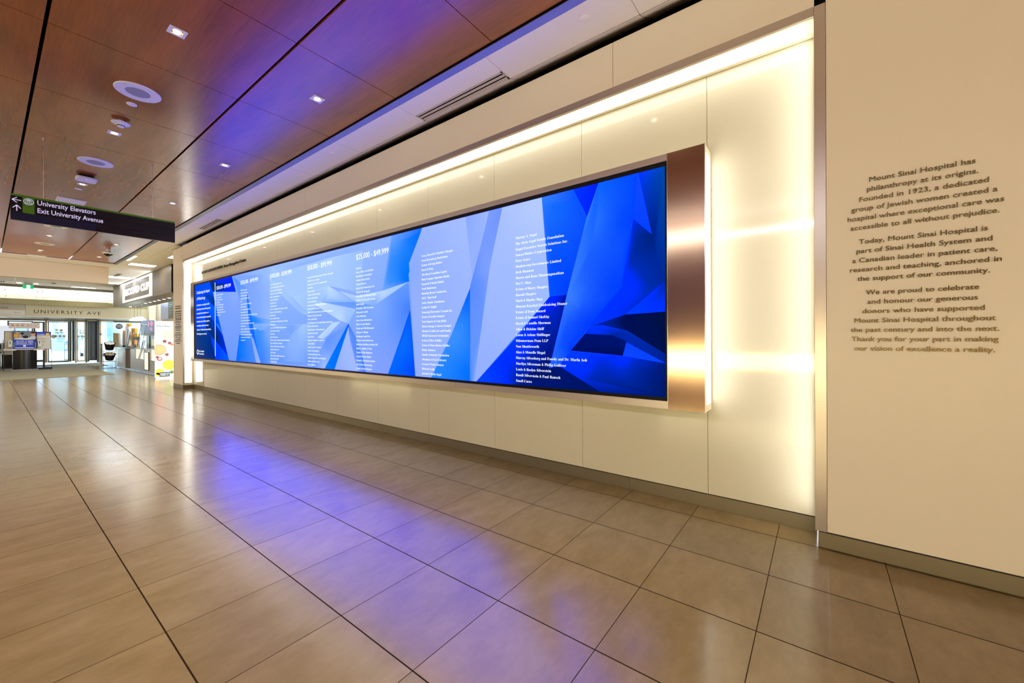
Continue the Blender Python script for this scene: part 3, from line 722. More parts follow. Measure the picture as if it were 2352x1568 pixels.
lists = [
 (-12.362, ['Max Health International', 'David A. Shannon', 'The Sigal Tobias Family', 'Sigma Moore', 'The J.P. Bickell Foundation', 'Benson Chandler Limited', 'William Joseph Price Estate', 'The William & Esther Fung Family', 'Anonymous (4)']),
 (-10.757, ['MERIT Corporation', 'Bernard Pearl Sherman', 'The Wilkinson Family', 'Joseph & Sylvia Hoppmann', 'Telus', 'George and Helen Vari Foundation', 'Richard Alan Tory', 'Lee Tak & Wanda Yabuki Vidor', 'Bernice & Edwin Walsh', 'Alfred & Joan Weingarten Sanford & Shelley Weingot', 'George & Helen Pharmacists', 'L. Edward Watson Foundation', 'Louis Weisz & in Memory of Sandy Weiszuk', 'David John Weir', 'In Memory of Abraham, Ruth and Arnold Wigman', 'Bernard & Shirley Weinberg', 'Wynn Family Charitable Foundation', 'Estate of Rachelmey Youngberg', 'Anonymous (4)']),
 (-9.155, ['Estate of Theodore Richmond', 'Lionel & Brenda Robins and Family', 'Rocklyn Building Corporation', 'Edward & Loretta Anne Rogers', 'Rogers Communications', 'Allan & Patricia Rose', 'Mary Rosen Inc.', 'Mark Rosenblatt', 'Steven C. Rosenblum & Dr. Bonnie A. Binder', 'Frances & J. Rose Rosenthal', 'Janet Rossant', 'Estate of Stanley Roseby', 'Earl Rotman & Ariella Rohringer and Family', 'RPIA Redner', 'Gerry and Carin Ruby Family Foundation', 'Sadowski Davies Family', 'Salt Family', 'Judy & Stan Sapera', 'The Bear Archer Schmidt Charitable Foundation', 'Estate of Edna Mary Schneider', 'Bernie & Caryl Schwartz and Family', 'Sequioia Company Ltd.', 'Sears Canada', 'The Second Cup Coffee Company Inc.', 'Robert & Betty Sellers', 'Virginia Shankar']),
 (-7.55, ['Reingold Family Honouring Dr. Albert A. Reingold', 'Reliable Toy Co. Limited', 'Rhapsody in Gold \u201cThe Snowflake Ball\u201d', 'Kyle Richie', 'Roche Canada', 'Joseph and Miriam Rogers', 'Estate of Ethel Roher', 'Jack & Judith Rose', 'Andrea Rosen & Stephen MacDonald', 'Estate of Norbert Rosen', 'Elliott and Rita Rosenberg Charitable Foundation', 'Ronald & Cynthia Rosenthal', 'John A. Rothschild', 'Gabi Rubinstein, Dr. Joseph Blankier and Family', 'Estate of Pearl Rudin', 'Daniel Rumack / Edward Rumack', 'Samuel & Jean Sable', 'Susan Sacchi', 'Saguenay Strathmore Capital Inc.', 'SALIT STEEL', 'Samuel, Son & Co., Limited', 'Estate of Alan Samuels', 'Sandspring Resources Inc.', 'Matthew Sapera & Darren Sukonick', 'Arthur and Susan Scace', 'Ron Schmeichel']),
 (-5.942, ['Ranbaxy', 'Peter & Mary Lou Rankine', 'Raschkowan Foundation', 'Goldie & Harry Rash', 'Mahyar Ravani', 'Regal Tent Productions Ltd.', 'Maurice M. Reingold', 'Brian Reiss and Rachel Shulte', 'Reliance Construction Group', 'Relle Family', 'Remember Film Screening', 'Rhapsody in Gold', 'Cathy Richards', 'Luke & Sam Richardson', 'Ruth & Lionel Richler', 'Frank and Milli Richmond', 'Barbara V. Ritchie', 'Roadmap Capital Inc.', 'Patricia Gouch Robertson', 'Robertson Building Systems Ltd.', 'Robins, Appleby & Taub', 'Estate of Elias Robinson', 'Samuel & Harry Roher', 'Ronald A. Chisholm Limited', 'Jay & Renee Rosenzweig', 'Estate of Bertha Rosner']),
 (-4.34, ['Casey Roswell & Matthew Morgan', 'Pearl Rozenberg-Dunkelman', 'Estate of Irving Rother', 'Royal LePage', 'The Royal Canadian Legion', 'Royal Lepage Signature Realty', 'Kenneth & Bonita Rubin', 'Noah Ruderman', 'Running Room Canada Inc.', 'S.R.T. Med-Staff', 'Sacks Family Foundation', 'Ladan H. Sadghi', 'Samsung Electronics Canada Inc.', 'Estate of Lucille Samuels', 'Terri Sapera & Craig Reith', 'Shawn Saraga & Alyson Gampel', 'Michael & Julia Sax and Family', 'SBLR Chartered Accountants', 'Irvine & Ellen Schiffer', 'Estate of Mina Burton Schiller', 'Ibolya Schmerz', 'Sandra Schmirler Foundation', 'Abraham & Pearl Schwartz', 'Levana & Paul Schwartz', 'Richard Scully', 'Jarrad & Sheila Segal']),
 (-2.732, ['Murray A. Segal', 'The Alvin Segal Family Foundation', 'Siegel Executive Search Solutions Inc.', 'SensorMedics Corporation', 'Peter Senst', 'Shadowcorp Investments Limited', 'Josh Shannon', 'Shawn and Rena Shanmuganathan', 'Wei Y. Shao', 'Estate of Harry Shapiro', 'Harold Shapiro', 'Mark & Hayley Shay', 'Shayam Kaushal Fundraising Dinner', 'Estate of Irene Sheard', 'Estate of Samuel Shefsky', 'David & Camille Sherman', 'Allan & Helaine Shiff', 'Lorne & Arlene Shillinger', 'Shimmerman Penn LLP', 'Nan Shuttleworth', 'Alan & Monelle Siegal', 'Murray Silverberg and Family and Dr. Marla Ash', 'Marilyn Silverman & Philip Gulliver', 'Louis & Roslyn Silverstein', 'Randi Silverstein & Paul Rausch', 'Small Cures'])]
for x, names in lists:
    b = MB()
    for k, s in enumerate(names):
        b.text(serif(s), (x, TYP, 2.607 - 0.06415 * k), X, Z, 0.041, wide=1.0, bold=-0.008, res=2)
    obj('donor_list', b, text_m, screen)
b = MB().text('Celebrating the Impact', (-13.955, TYP, 2.752), X, Z, 0.115, fit=1.07)
b.text('of Philanthropy', (-13.957, TYP, 2.583), X, Z, 0.115, fit=0.72)
for k, (s, w) in enumerate([('Sinai Health is in a hospital powered by', 1.06), ('philanthropy. Because of the generous', 1.13), ('community that surrounds us, we', 0.97), ('are free to break boundaries and push the', 1.16), ('boundaries of care. With your gifts to', 1.06), ('extraordinary medical care to bear \u2013', 1.02), ('together we build a place that delivers', 1.17), ('life-changing care every day.', 0.84)]):
    b.text(serif(s), (-13.96, TYP, 2.415 - 0.114 * k), X, Z, 0.066, fit=w, res=2)
obj('message', b, text_m, screen)
obj('divider_line', MB().box(-12.482, -12.452, TYP, TYP + 0.001, 1.046, 2.952), text_m, screen)
b = MB().text('Sinai Health', (-13.79, TYP, 1.135), X, Z, 0.066, fit=0.44, bold=0.01).text('Foundation', (-13.79, TYP, 1.064), X, Z, 0.066, fit=0.43, bold=0.01)
for k in range(6):
    a0 = math.radians(30 + 60 * k); a1 = a0 + math.radians(60); cx_, cz_ = -13.89, 1.128
    q = [(cx_ + r * math.cos(a), TYP, cz_ + r * math.sin(a)) for r, a in ((0.042, a0), (0.082, a0 + .05), (0.062, (a0 + a1) / 2), (0.082, a1 - .05), (0.042, a1), (0.048, (a0 + a1) / 2))]
    b.poly(q)
obj('emblem', b, text_m, screen)

# title letters on the glass above the screen
letter_m = mat('dark_bronze_letter', rgb(60, 48, 34), 0.3, metal=0.7)
b = MB().text('BRENT & LYNN BELZBERG', (-14.313, YW - 0.012, 3.384), X, Z, 0.106, fit=1.677, depth=0.014).text('Donor Recognition Centre', (-12.53, YW - 0.012, 3.381), X, Z, 0.106, fit=1.453, depth=0.014)
tag(obj('title_lettering', b, letter_m), 'dark raised title letters on the glass above the left end of the screen', 'lettering')

# raised bronze lettering on the right wall
brz = mat('gold_bronze_letter', rgb(84, 66, 38), 0.28, metal=1.0)
t = thing('wall_inscription', 'three paragraphs of raised bronze letters on the wall right of the recess', 'lettering', (0.4985, YO, 1.38))
paras = [(2.535, ['Mount Sinai Hospital has', 'philanthropy at its origins.', 'Founded in 1923, a dedicated', 'group of Jewish women created a', 'hospital where exceptional care was', 'accessible to all without prejudice.']),
         (2.125, ['Today, Mount Sinai Hospital is', 'part of Sinai Health System and', 'a Canadian leader in patient care,', 'research and teaching, anchored in', 'the support of our community.']),
         (1.780, ['We are proud to celebrate', 'and honour our generous', 'donors who have supported', 'Mount Sinai Hospital throughout', 'the past century and into the next.', 'Thank you for your part in making', 'our vision of excellence a reality.'])]
wid = [.477, .501, .581, .657, .70, .668, .578, .609, .65, .679, .595, .509, .497, .549, .634, .666, .658, .63]
n = 0
for z0, ls in paras:
    for k, s in enumerate(ls):
        w = wid[n]; n += 1
        b = MB().text(s, (0.4985 - w / 2, YO - 0.009, z0 - 0.0626 * k), X, Z, 0.0445, fit=w, depth=0.006, res=3)
        obj('text_line', b, brz, t)
# the same kind of lettering on the far pillar, too small to read
t = thing('wall_inscription', 'three tiny paragraphs of raised letters on the far pillar left of the recess', 'lettering', (-15.6, YO, 1.3))
def pz(py): return at(410, py, y=YO).z
rng = random.Random(4)
for rows in ([(702, .55), (707, .55)], [(714, .62), (719, .62), (724, .6), (729, .6), (733, .58), (738, .6), (743, .52), (748, .66), (752, .55), (757, .52)], [(763, .5), (768, .66), (773, .58), (778, .5), (782, .66), (787, .42)]):
    for py, w in rows:
        b = MB()
        z0 = pz(py) - 0.03; x = -15.6 - w / 2
        while x < -15.6 + w / 2 - 0.02:
            n = rng.randint(2, 9)
            for _ in range(n):
                if x > -15.6 + w / 2: break
                h = rng.choice((0.024, 0.024, 0.036)); b.box(x, x + 0.014, YO - 0.008, YO, z0, z0 + h); b.box(x, x + 0.019, YO - 0.008, YO, z0 + 0.009, z0 + 0.013)
                x += 0.0205
            x += 0.013
        obj('text_line', b, letter_m, t)
#FARPART
# ------------------------------------------------------------------ far end: bulkhead, lobby, street doors
def Ff(ox, oy, s): return lambda x, y: (ox + x / s, oy + y / s)
K, a1, e2, s6, g5 = Ff(230, 690, 8.71), Ff(0, 730, 11.2), Ff(90, 720, 11.2), Ff(0, 640, 15.68), Ff(240, 580, 11.2)
def xbox(b, f, x0, y0, x1, y1, xp, d):
    """block facing the viewer at x = xp, d deep, between two picked corners"""
    p, q = at(*f(x0, y0), x=xp), at(*f(x1, y1), x=xp)
    return b.box(xp - d, xp, p.y, q.y, q.z, p.z)
def ybox(b, f, x0, y0, x1, y1, yp, d):
    """block facing the concourse at y = yp"""
    xm, ym = (x0 + x1) / 2, (y0 + y1) / 2
    p, q = at(*f(x0, ym), y=yp), at(*f(x1, ym), y=yp)
    return b.box(p.x, q.x, yp, yp + d, at(*f(xm, y1), y=yp).z, at(*f(xm, y0), y=yp).z)
def flat(name, col, rough=0.6, **k): return mat(name, rgb(*col), rough, **k)

b = MB().box(-22.4, -22.05, -3.8, 2.968, 3.66, 4.33)
struct('wall_bulkhead', b, flat('bulkhead_paint', (222, 205, 184), 0.6))
struct('trim_4', MB().box(-22.06, -22.035, -3.8, 2.968, 4.285, 4.33), flat('bulkhead_trim', (190, 172, 165), 0.4))
XE = -32.3
dark_frame = mat('bronze_door_frame', rgb(84, 72, 52), 0.3, metal=0.6)
b = MB().box(XE - 0.3, XE, -3.8, 6.3, 4.16, 4.30)
struct('wall_far_end', b, flat('valance_grey', (120, 116, 104), 0.5))
t = thing('backlit_glass_wall', 'bright backlit cream glass panels above the street doors', 'glass panel', (XE, 1.5, 3.55))
yend = at(259, 660, x=XE).y
fx = mat('glass_fixing', rgb(120, 100, 60), 0.4, metal=0.6)
edges = [-3.0, -0.85, 0.56, 1.78, 3.02, yend]
for y0, y1 in zip(edges[:-1], edges[1:]):
    p = obj('panel', MB().box(XE - 0.03, XE, y0 + 0.004, y1 - 0.004, 3.79, 4.16), lamp('backlit_glass', (1.0, 0.96, 0.84), 0.84), t)
    b = MB()
    for yy in (y0 + 0.09, y1 - 0.09): b.lathe((XE, yy, 3.98), [(0.022, 0), (0.018, 0.02)], axis='x', n=10)
    obj('fixing', b, fx, p)
    p = obj('lower_panel', MB().box(XE - 0.03, XE, y0 + 0.004, y1 - 0.004, 3.56, 3.778), lamp('backlit_glass_low', (0.93, 0.89, 0.66), 0.62), t)
    b = MB()
    for yy in (y0 + 0.12, y1 - 0.12): b.lathe((XE, yy, 3.67), [(0.02, 0), (0.016, 0.02)], axis='x', n=10)
    obj('fixing', b, fx, p)
b = MB().box(XE - 0.3, XE + 0.1, -3.8, at(248.6, 700, x=XE).y, 3.284, 3.565)
b.box(XE - 0.3, XE - 0.05, at(248.6, 700, x=XE).y, 6.3, 3.2, 3.57)
struct('wall_beam', b, flat('olive_beam', (168, 160, 118), 0.5))
t = thing('street_sign', 'long pale header sign reading UNIVERSITY AVE over the doors', 'sign', (XE, 3.8, 2.65))
obj('board', MB().box(XE - 0.25, XE, 1.304, 6.25, 2.738, 3.284), flat('sign_stone', (214, 206, 176), 0.5), t)
obj('lettering', MB().text('UNIVERSITY AVE', (XE + 0.006, 1.565, 2.862), Y, Z, 0.255, fit=2.43, depth=0.01, space=1.3), letter_m, t)
obj('end_cap', MB().box(XE - 0.25, XE + 0.01, 6.25, 6.36, 2.70, 3.284), gloss_black, t)
obj('bottom_rail', MB().box(XE - 0.25, XE + 0.02, 1.30, 6.249, 2.655, 2.735), flat('sign_rail', (226, 220, 206), 0.4), t)
t = thing('street_sign', 'grey header sign with a white Exit strip at the left edge', 'sign', (XE, 0.5, 2.735))
obj('board', MB().box(XE - 0.25, XE, -3.0, 1.296, 2.735, 3.284), flat('sign_grey', (190, 184, 168), 0.5), t)
obj('bottom_rail', MB().box(XE - 0.25, XE + 0.02, -3.8, 1.296, 2.655, 2.735), MATS['sign_rail'], t)
obj('exit_strip', MB().box(XE, XE + 0.015, -3.0, 1.296, 2.745, at(*s6(500, 1125), x=XE).z), flat('sign_white_strip', (236, 230, 222), 0.5), t)
p, q = at(*s6(520, 1235), x=XE), at(*s6(735, 1235), x=XE)
obj('lettering', MB().text('Exit', (XE + 0.018, p.y, p.z), Y, Z, 0.105, fit=q.y - p.y, space=1.3), flat('exit_letter', (150, 140, 132), 0.6), t)
q = at(*s6(285, 1078), x=XE)
obj('lettering', MB().text('MAN', (XE + 0.006, q.y, q.z), Y, Z, 0.115, align='RIGHT', depth=0.008, space=1.1), letter_m, t)
struct('ceiling.003', MB().box(-40, XE - 0.02, -3.8, 8.4, 2.70, 2.74), flat('soffit_brown', (70, 56, 40), 0.5))

# exit sign
t = thing('exit_sign', 'small green and white running man exit sign hanging in the lobby', 'sign', (-31, 1.335, 4.0))
b = MB().box(-31.03, -31, 1.164, 1.285, 4.0, 4.172).box(-31.03, -31, 1.40, 1.51, 4.0, 4.172)
obj('green_panel', b, mat('exit_green', rgb(0, 170, 100), 0.4, emit=rgb(0, 170, 100), es=0.8), t)
obj('white_panel', MB().box(-31.03, -31, 1.285, 1.40, 4.0, 4.172), mat('exit_white', (0.8, 0.8, 0.8), 0.4, emit=(0.85, 1, 0.95), es=1.0), t)
b = MB(); c0 = Vector((-30.998, 1.343, 4.085))
for p, q in (((0.012, 0.03), (-0.004, -0.005)), ((-0.004, -0.005), (0.022, -0.03)), ((-0.004, -0.005), (-0.02, -0.03)), ((-0.02, -0.03), (-0.036, -0.03)), ((0.010, 0.022), (0.034, 0.008)), ((0.010, 0.022), (-0.018, 0.018))):
    bar(b, c0 + Vector((0, *p)), c0 + Vector((0, *q)), 0.009, X)
b.lathe(c0 + Vector((0, 0.02, 0.046)), [(0.010, 0), (0.010, 0.002)], axis='x', n=10)
obj('running_figure', b, MATS['exit_green'], t)
obj('hanger', MB().box(-31.03, -31, 1.20, 1.48, 4.172, ZC), flat('hanger_grey', (190, 200, 195), 0.5), t)

# lobby ceiling lights
troffer = lamp('lit_troffer', (1.0, 0.93, 0.80), 12)
cool = lamp('lit_troffer_cool', (0.90, 0.96, 1.0), 17)
def panel_light(x0, x1, y0, y1, label, m, z=ZC):
    t = thing('ceiling_light', label, 'ceiling light', ((x0 + x1) / 2, (y0 + y1) / 2, z))
    obj('diffuser', MB().box(x0, x1, y0, y1, z - 0.006, z + 0.002), m, t)
    b = MB()
    for q in ((x0 - .03, x1 + .03, y0 - .03, y0), (x0 - .03, x1 + .03, y1, y1 + .03), (x0 - .03, x0, y0, y1), (x1, x1 + .03, y0, y1)): b.box(*q, z - 0.008, z + 0.002)
    obj('frame', b, white_p, t)
panel_light(-20.68, -20.12, 3.30, 4.02, 'bright rectangular ceiling light in front of the cafe canopy', troffer)
panel_light(-17.9, -17.3, 3.86, 4.05, 'ceiling light half hidden behind the far pillar', troffer)
panel_light(-19.60, -18.34, 3.085, 3.16, 'narrow slot light beside the aluminium ceiling edge', troffer)
panel_light(-25.6, -25.0, 3.1, 4.2, 'blazing white ceiling light just behind the bulkhead corner', cool)
panel_light(-28.5, -27.9, 3.2, 4.2, 'second blazing ceiling light behind the bulkhead, by the cafe sign', cool)
panel_light(-31.9, -31.6, 2.85, 3.75, 'bright ceiling light above the end of the glass wall', troffer)
lobby = lamp('lobby_fill_glow', (0.96, 0.98, 1.0), 15)  # fill panels added to brighten the lobby, unseen behind the bulkhead
panel_light(-23.4, -22.8, -1.6, 1.0, 'left added lobby fill light, unseen right behind the bulkhead', lobby)
panel_light(-23.4, -22.8, 1.3, 2.8, 'right added lobby fill light, unseen right behind the bulkhead', lobby)
for px, py, l in ((44, 649, 'left of two round glowing lobby spotlights beside the exit sign'), (83, 651.5, 'right of two round glowing lobby spotlights beside the exit sign')):
    p = at(px, py, z=ZC); p.x = max(p.x, -31.9)
    t = thing('lobby_downlight', l, 'ceiling light', (p.x, p.y, ZC), 'round lobby spotlights')
    obj('lamp', MB().lathe((p.x, at(px, py, x=p.x).y, ZC - 0.02), [(0.075, 0), (0.075, 0.02)], n=20), troffer, t)
b = MB()
t = thing('slot_diffuser', 'small grey louvre in the bright ceiling behind the bulkhead', 'air vent', (-24.6, 3.55, ZC))
for k in range(4): obj('slot', MB().box(-25.2, -23.9, 3.50 + k * 0.034, 3.518 + k * 0.034, ZC - 0.004, ZC), slot_black, t)
obj('frame', MB().box(-25.25, -23.85, 3.48, 3.64, ZC - 0.0025, ZC), MATS['diffuser_paint'], t)
for px, l in ((5, 'small black double vent at the left edge of the lobby ceiling'), (123, 'small black double vent in the middle of the lobby ceiling')):
    p = at(px, 646 + px * .035, z=ZC)
    t = thing('slot_diffuser', l, 'air vent', (p.x, p.y, ZC))
    obj('frame', MB().box(p.x - 0.35, p.x + 0.35, p.y - 0.1, p.y + 0.1, ZC - 0.004, ZC), white_p, t)
    for dy in (-0.045, 0.03): obj('slot', MB().box(p.x - 0.3, p.x + 0.3, p.y + dy, p.y + dy + 0.035, ZC - 0.006, ZC - 0.002), slot_black, t)

# floor mats
mat_m = mat('entrance_mat', rgb(126, 116, 90), 0.95)
nt, P, N, LK = nodes(mat_m); NT = nt
n1 = N('ShaderNodeTexNoise'); n1.inputs['Scale'].default_value = 60
g_ = N('ShaderNodeNewGeometry'); LK(g_.outputs['Position'], n1.inputs['Vector'])
r_ = N('ShaderNodeValToRGB'); LK(n1.outputs['Fac'], r_.inputs[0]); r_.color_ramp.elements[0].color = (*rgb(108, 98, 74), 1); r_.color_ramp.elements[1].color = (*rgb(140, 130, 102), 1)
LK(r_.outputs[0], P.inputs['Base Color'])
tag(obj('floor_mat', MB().box(-31.9, -23.85, -3.5, 3.38, 0, 0.012), mat_m), 'large beige entrance mat in front of the doors', 'mat')
tag(obj('floor_mat', MB().box(-36.2, -31.95, -3.5, 4.3, 0, 0.012), flat('inner_mat', (112, 106, 80), 0.9)), 'darker olive mat strip right at the street doors', 'mat')

# street doors
XD = -36.5
glass = bpy.data.materials.new('door_glass'); glass.use_nodes = True
nt = glass.node_tree; nt.nodes.clear()
o_ = nt.nodes.new('ShaderNodeOutputMaterial'); mx = nt.nodes.new('ShaderNodeMixShader'); tr = nt.nodes.new('ShaderNodeBsdfTransparent'); gl = nt.nodes.new('ShaderNodeBsdfGlossy')
tr.inputs[0].default_value = (0.86, 0.95, 0.97, 1); gl.inputs['Roughness'].default_value = 0.03; gl.inputs['Color'].default_value = (0.9, 1, 1, 1); mx.inputs[0].default_value = 0.10
nt.links.new(tr.outputs[0], mx.inputs[1]); nt.links.new(gl.outputs[0], mx.inputs[2]); nt.links.new(mx.outputs[0], o_.inputs[0])
frost = mat('frosted_sticker', rgb(176, 172, 150), 0.8)
bronze = mat('tan_bronze_post', rgb(150, 132, 96), 0.35, metal=0.4)
dgreen = mat('dark_green_frame', rgb(58, 62, 46), 0.35, metal=0.3)
b = MB()
for x0, x1 in ((145, 215), (920, 968), (1545, 1598)): xbox(b, e2, x0, 120, x1, 1262, XD, 0.12)
xbox(b, e2, -1000, 120, 1900, 200, XD, 0.15)
struct('trim_5', b, bronze)
b = MB().box(-40, XD - 0.16, -3.8, 8.4, 2.60, 2.70)
struct('trim_6', b, dgreen)
dn = 0
def door(x0, x1, y0, y1, fr, stick=(), m=dgreen, xp=XD, f=e2):
    global dn
    dn += 1
    p, q = at(*f(x0, y0), x=xp), at(*f(x1, y1), x=xp)
    t = bpy.data.objects.new(f'door_{dn}', None); COL.objects.link(t); t.location = (xp, (p.y + q.y) / 2, q.z); t['kind'] = 'structure'
    b = MB(); w = fr
    b.box(xp - .05, xp, p.y, p.y + w, q.z, p.z).box(xp - .05, xp, q.y - w, q.y, q.z, p.z).box(xp - .05, xp, p.y + w, q.y - w, p.z - w, p.z).box(xp - .05, xp, p.y + w, q.y - w, q.z, q.z + w * 1.6)
    obj('frame', b, m, t)
    obj('glass', MB().box(xp - .03, xp - .022, p.y + w, q.y - w, q.z + w * 1.6, p.z - w), glass, t)
    if stick:
        b = MB()
        for s_ in stick:
            c = at(*f(s_[0], s_[1]), x=xp)
            if len(s_) == 3: b.lathe((xp - .021, c.y, c.z), [(s_[2], 0), (s_[2], 0.002)], axis='x', n=20)
            else:
                d = at(*f(s_[2], s_[3]), x=xp); b.box(xp - .021, xp - .019, c.y, d.y, d.z, c.z)
        obj('safety_sticker', b, frost, t)
    return t
door(218, 770, 195, 1240, 0.05, ((565, 430, .075), (540, 580, .07), (430, 580, .065), (645, 580, .07), (365, 585, .10), (410, 400, 480, 440), (410, 480, 490, 505), (525, 475, 600, 500), (300, 626, 690, 634)))
door(640, 772, 215, 1200, 0.03, m=alu, xp=XD - 0.5)
door(970, 1192, 195, 1225, 0.04, ((1010, 585, .06), (1100, 585, .065), (1172, 585, .05), (1062, 445, .035), (1137, 445, .035), (1035, 485, 1180, 510), (975, 626, 1190, 634)), m=bronze)
door(1290, 1482, 185, 1200, 0.16, m=mat('black_door_frame', (0.012, 0.013, 0.010), 0.3), xp=XD - 0.3)
door(1600, 1920, 200, 1250, 0.03, m=alu)
door(1730, 2700, 215, 1240, 0.03, m=alu, xp=XD - 0.8)
door(-820, -150, 180, 1240, 0.06)
door(-150, 145, 205, 1240, 0.08)
b = MB()
xbox(b, e2, 772, 180, 835, 1230, XD, 0.25); xbox(b, e2, 848, 150, 915, 1215, XD - 0.25, 0.2); xbox(b, e2, 1192, 150, 1238, 1262, XD, 0.2); xbox(b, e2, 1240, 170, 1292, 1235, XD - 0.2, 0.2)
struct('trim_7', b, dgreen)
b = MB(); xbox(b, e2, 1482, 170, 1545, 1255, XD, 0.2)
struct('trim_8', b, MATS['black_door_frame'])
t = thing('card_reader', 'black access control posts on the tan door post', 'card reader', (XD + 0.05, at(*e2(1590, 800), x=XD).y, 0.1))
b = MB(); xbox(b, e2, 1568, 500, 1608, 555, XD + 0.05, 0.05); obj('reader', b, gloss_black, t)
b = MB(); xbox(b, e2, 1596, 770, 1634, 1255, XD + 0.12, 0.08); obj('post', b, gloss_black, t)
c = at(*e2(1585, 845), x=XD + 0.05); obj('blue_lamp', MB().lathe((XD + 0.05, c.y, c.z), [(0.02, 0), (0.015, 0.02)], axis='x', n=10), MATS['blue_indicator'], t)
# outside
struct('floor_street', MB().box(-120, -45, -60, 60, -0.25, -0.05), flat('pavement', (170, 168, 162), 0.8))
for y0, y1, h, x, col, l in ((-22, -1.5, 16, -75, (150, 150, 150), 'grey building across the street, seen through the left doors'), (-1, 4.6, 9, -70, (176, 190, 205), 'pale blue building across the street behind the middle doors'), (5.5, 30, 18, -80, (120, 134, 142), 'dark glass building across the street behind the right doors')):
    t = thing('street_building', l, 'building', (x, (y0 + y1) / 2, 0))
    obj('wall', MB().box(x - 8, x, y0, y1, -0.2, h), flat('facade_%d' % col[0], col, 0.7), t)
    n = int((y1 - y0) / 2.2)
    for k in range(n):
        for zz in (1.2, 4.6, 8.0):
            if zz + 2 < h: obj('window', MB().box(x, x + 0.05, y0 + 0.5 + k * 2.2, y0 + 1.9 + k * 2.2, zz, zz + 1.9), flat('far_window', (90, 110, 130), 0.15), t)
t = thing('parked_car', 'pale car parked in the street, blurred behind the glass doors', 'car', (-52, 6.1, -0.05))
q = [(-54.1, 5.3, 0.25), (-49.9, 5.3, 0.25), (-49.9, 5.3, 0.75), (-50.9, 5.3, 0.85), (-51.5, 5.3, 1.4), (-53.2, 5.3, 1.42), (-53.9, 5.3, 0.9), (-54.1, 5.3, 0.8)]
obj('body', MB().prism(q, (0, 1.6, 0)), flat('car_paint', (190, 205, 225), 0.3), t, bevel=0.08)
for xx in (-53.2, -50.8):
    for yy in (5.28, 6.72): obj('wheel', MB().lathe((xx, yy, 0.28), [(0.33, 0), (0.33, 0.2)], axis='y', n=20), gloss_black, t)

# ------------------------------------------------------------------ information kiosk
XK = -30.5
t = thing('information_kiosk', 'black poster kiosk with a blue hearing test poster, on the entrance mat', 'kiosk', (XK, 1.2, 0.012))
b = MB(); p0, p1 = at(*a1(325, 820), x=XK), at(*a1(955, 1340), x=XK); yy0, yy1 = p0.y, p1.y
q = [(XK - 0.25, yy0, 0.05)] + [(XK + 0.12 * math.sin(math.pi * k / 10), yy0 + (yy1 - yy0) * k / 10, 0.05) for k in range(11)] + [(XK - 0.25, yy1, 0.05)]
obj('curved_front', MB().prism(q, (0, 0, 0.95)), gloss_black, t)
b = MB(); xbox(b, a1, 290, 1335, 990, 1385, XK + 0.16, 0.5); b.v = [(x, y, max(z, 0.014)) for x, y, z in b.v]; obj('foot', b, alu, t)
b = MB(); xbox(b, a1, 90, 800, 1145, 826, XK + 0.05, 0.3); obj('shelf', b, flat('shelf_pale', (214, 206, 190), 0.4), t)
b = MB(); xbox(b, a1, 330, 330, 940, 805, XK + 0.02, 0.06); obj('poster_frame', b, gloss_black, t)
b = MB(); xbox(b, a1, 348, 560, 912, 798, XK + 0.025, 0.005)
ps = obj('poster', b, flat('poster_blue', (10, 60, 205), 0.4), t)
b = MB(); xbox(b, a1, 348, 340, 912, 560, XK + 0.025, 0.005); obj('picture_area', b, flat('poster_grey', (128, 128, 140), 0.5), ps)
def ell(b, f, cx, cy, rx, ry, xp, n=20):
    pts = [at(*f(cx + rx * math.cos(2 * math.pi * k / n), cy + ry * math.sin(2 * math.pi * k / n)), x=xp) for k in range(n)]
    b.prism(pts, (0.001, 0, 0)); return b
XPp = XK + 0.0265
for nm, col, shp in (('picture_table', (226, 224, 226), ((640, 530, 280, 32),)), ('picture_coat', (232, 168, 20), ((410, 455, 60, 42),)), ('picture_face', (224, 170, 130), ((455, 380, 38, 36), (850, 420, 55, 45), (515, 460, 32, 38))), ('picture_hair', (30, 26, 28), ((575, 395, 40, 34), (850, 375, 62, 26), (470, 350, 30, 14))), ('picture_coat_pale', (220, 220, 225), ((850, 500, 80, 38),)), ('picture_laptop', (24, 24, 30), ((655, 488, 78, 34),))):
    b = MB(); [ell(b, a1, *s_, XPp + 0.0002 * k) for k, s_ in enumerate(shp)]; obj(nm, b, flat(nm, col, 0.6), ps); XPp += 0.0012
pw = mat('poster_white', rgb(240, 240, 245), 0.5)
def tline(f, x0, yb, x1, s, xp, hpx, bold=0.0):
    p, q = at(*f(x0, yb), x=xp), at(*f(x1, yb), x=xp); h = at(*f(x0, yb - hpx), x=xp).z - p.z
    return MB().text(s, (xp, p.y, p.z), Y, Z, h / 0.70, fit=q.y - p.y, bold=bold, res=2)
obj('lettering', tline(a1, 415, 612, 848, 'BOOK A FREE', XK + 0.028, 30, .02), pw, ps)
obj('lettering', tline(a1, 400, 658, 858, 'HEARING TEST', XK + 0.028, 30, .02), pw, ps)
b = MB(); xbox(b, a1, 400, 678, 858, 683, XK + 0.028, 0.002); xbox(b, a1, 595, 695, 668, 740, XK + 0.028, 0.002); xbox(b, a1, 395, 757, 880, 768, XK + 0.028, 0.002); obj('white_mark', b, pw, ps)
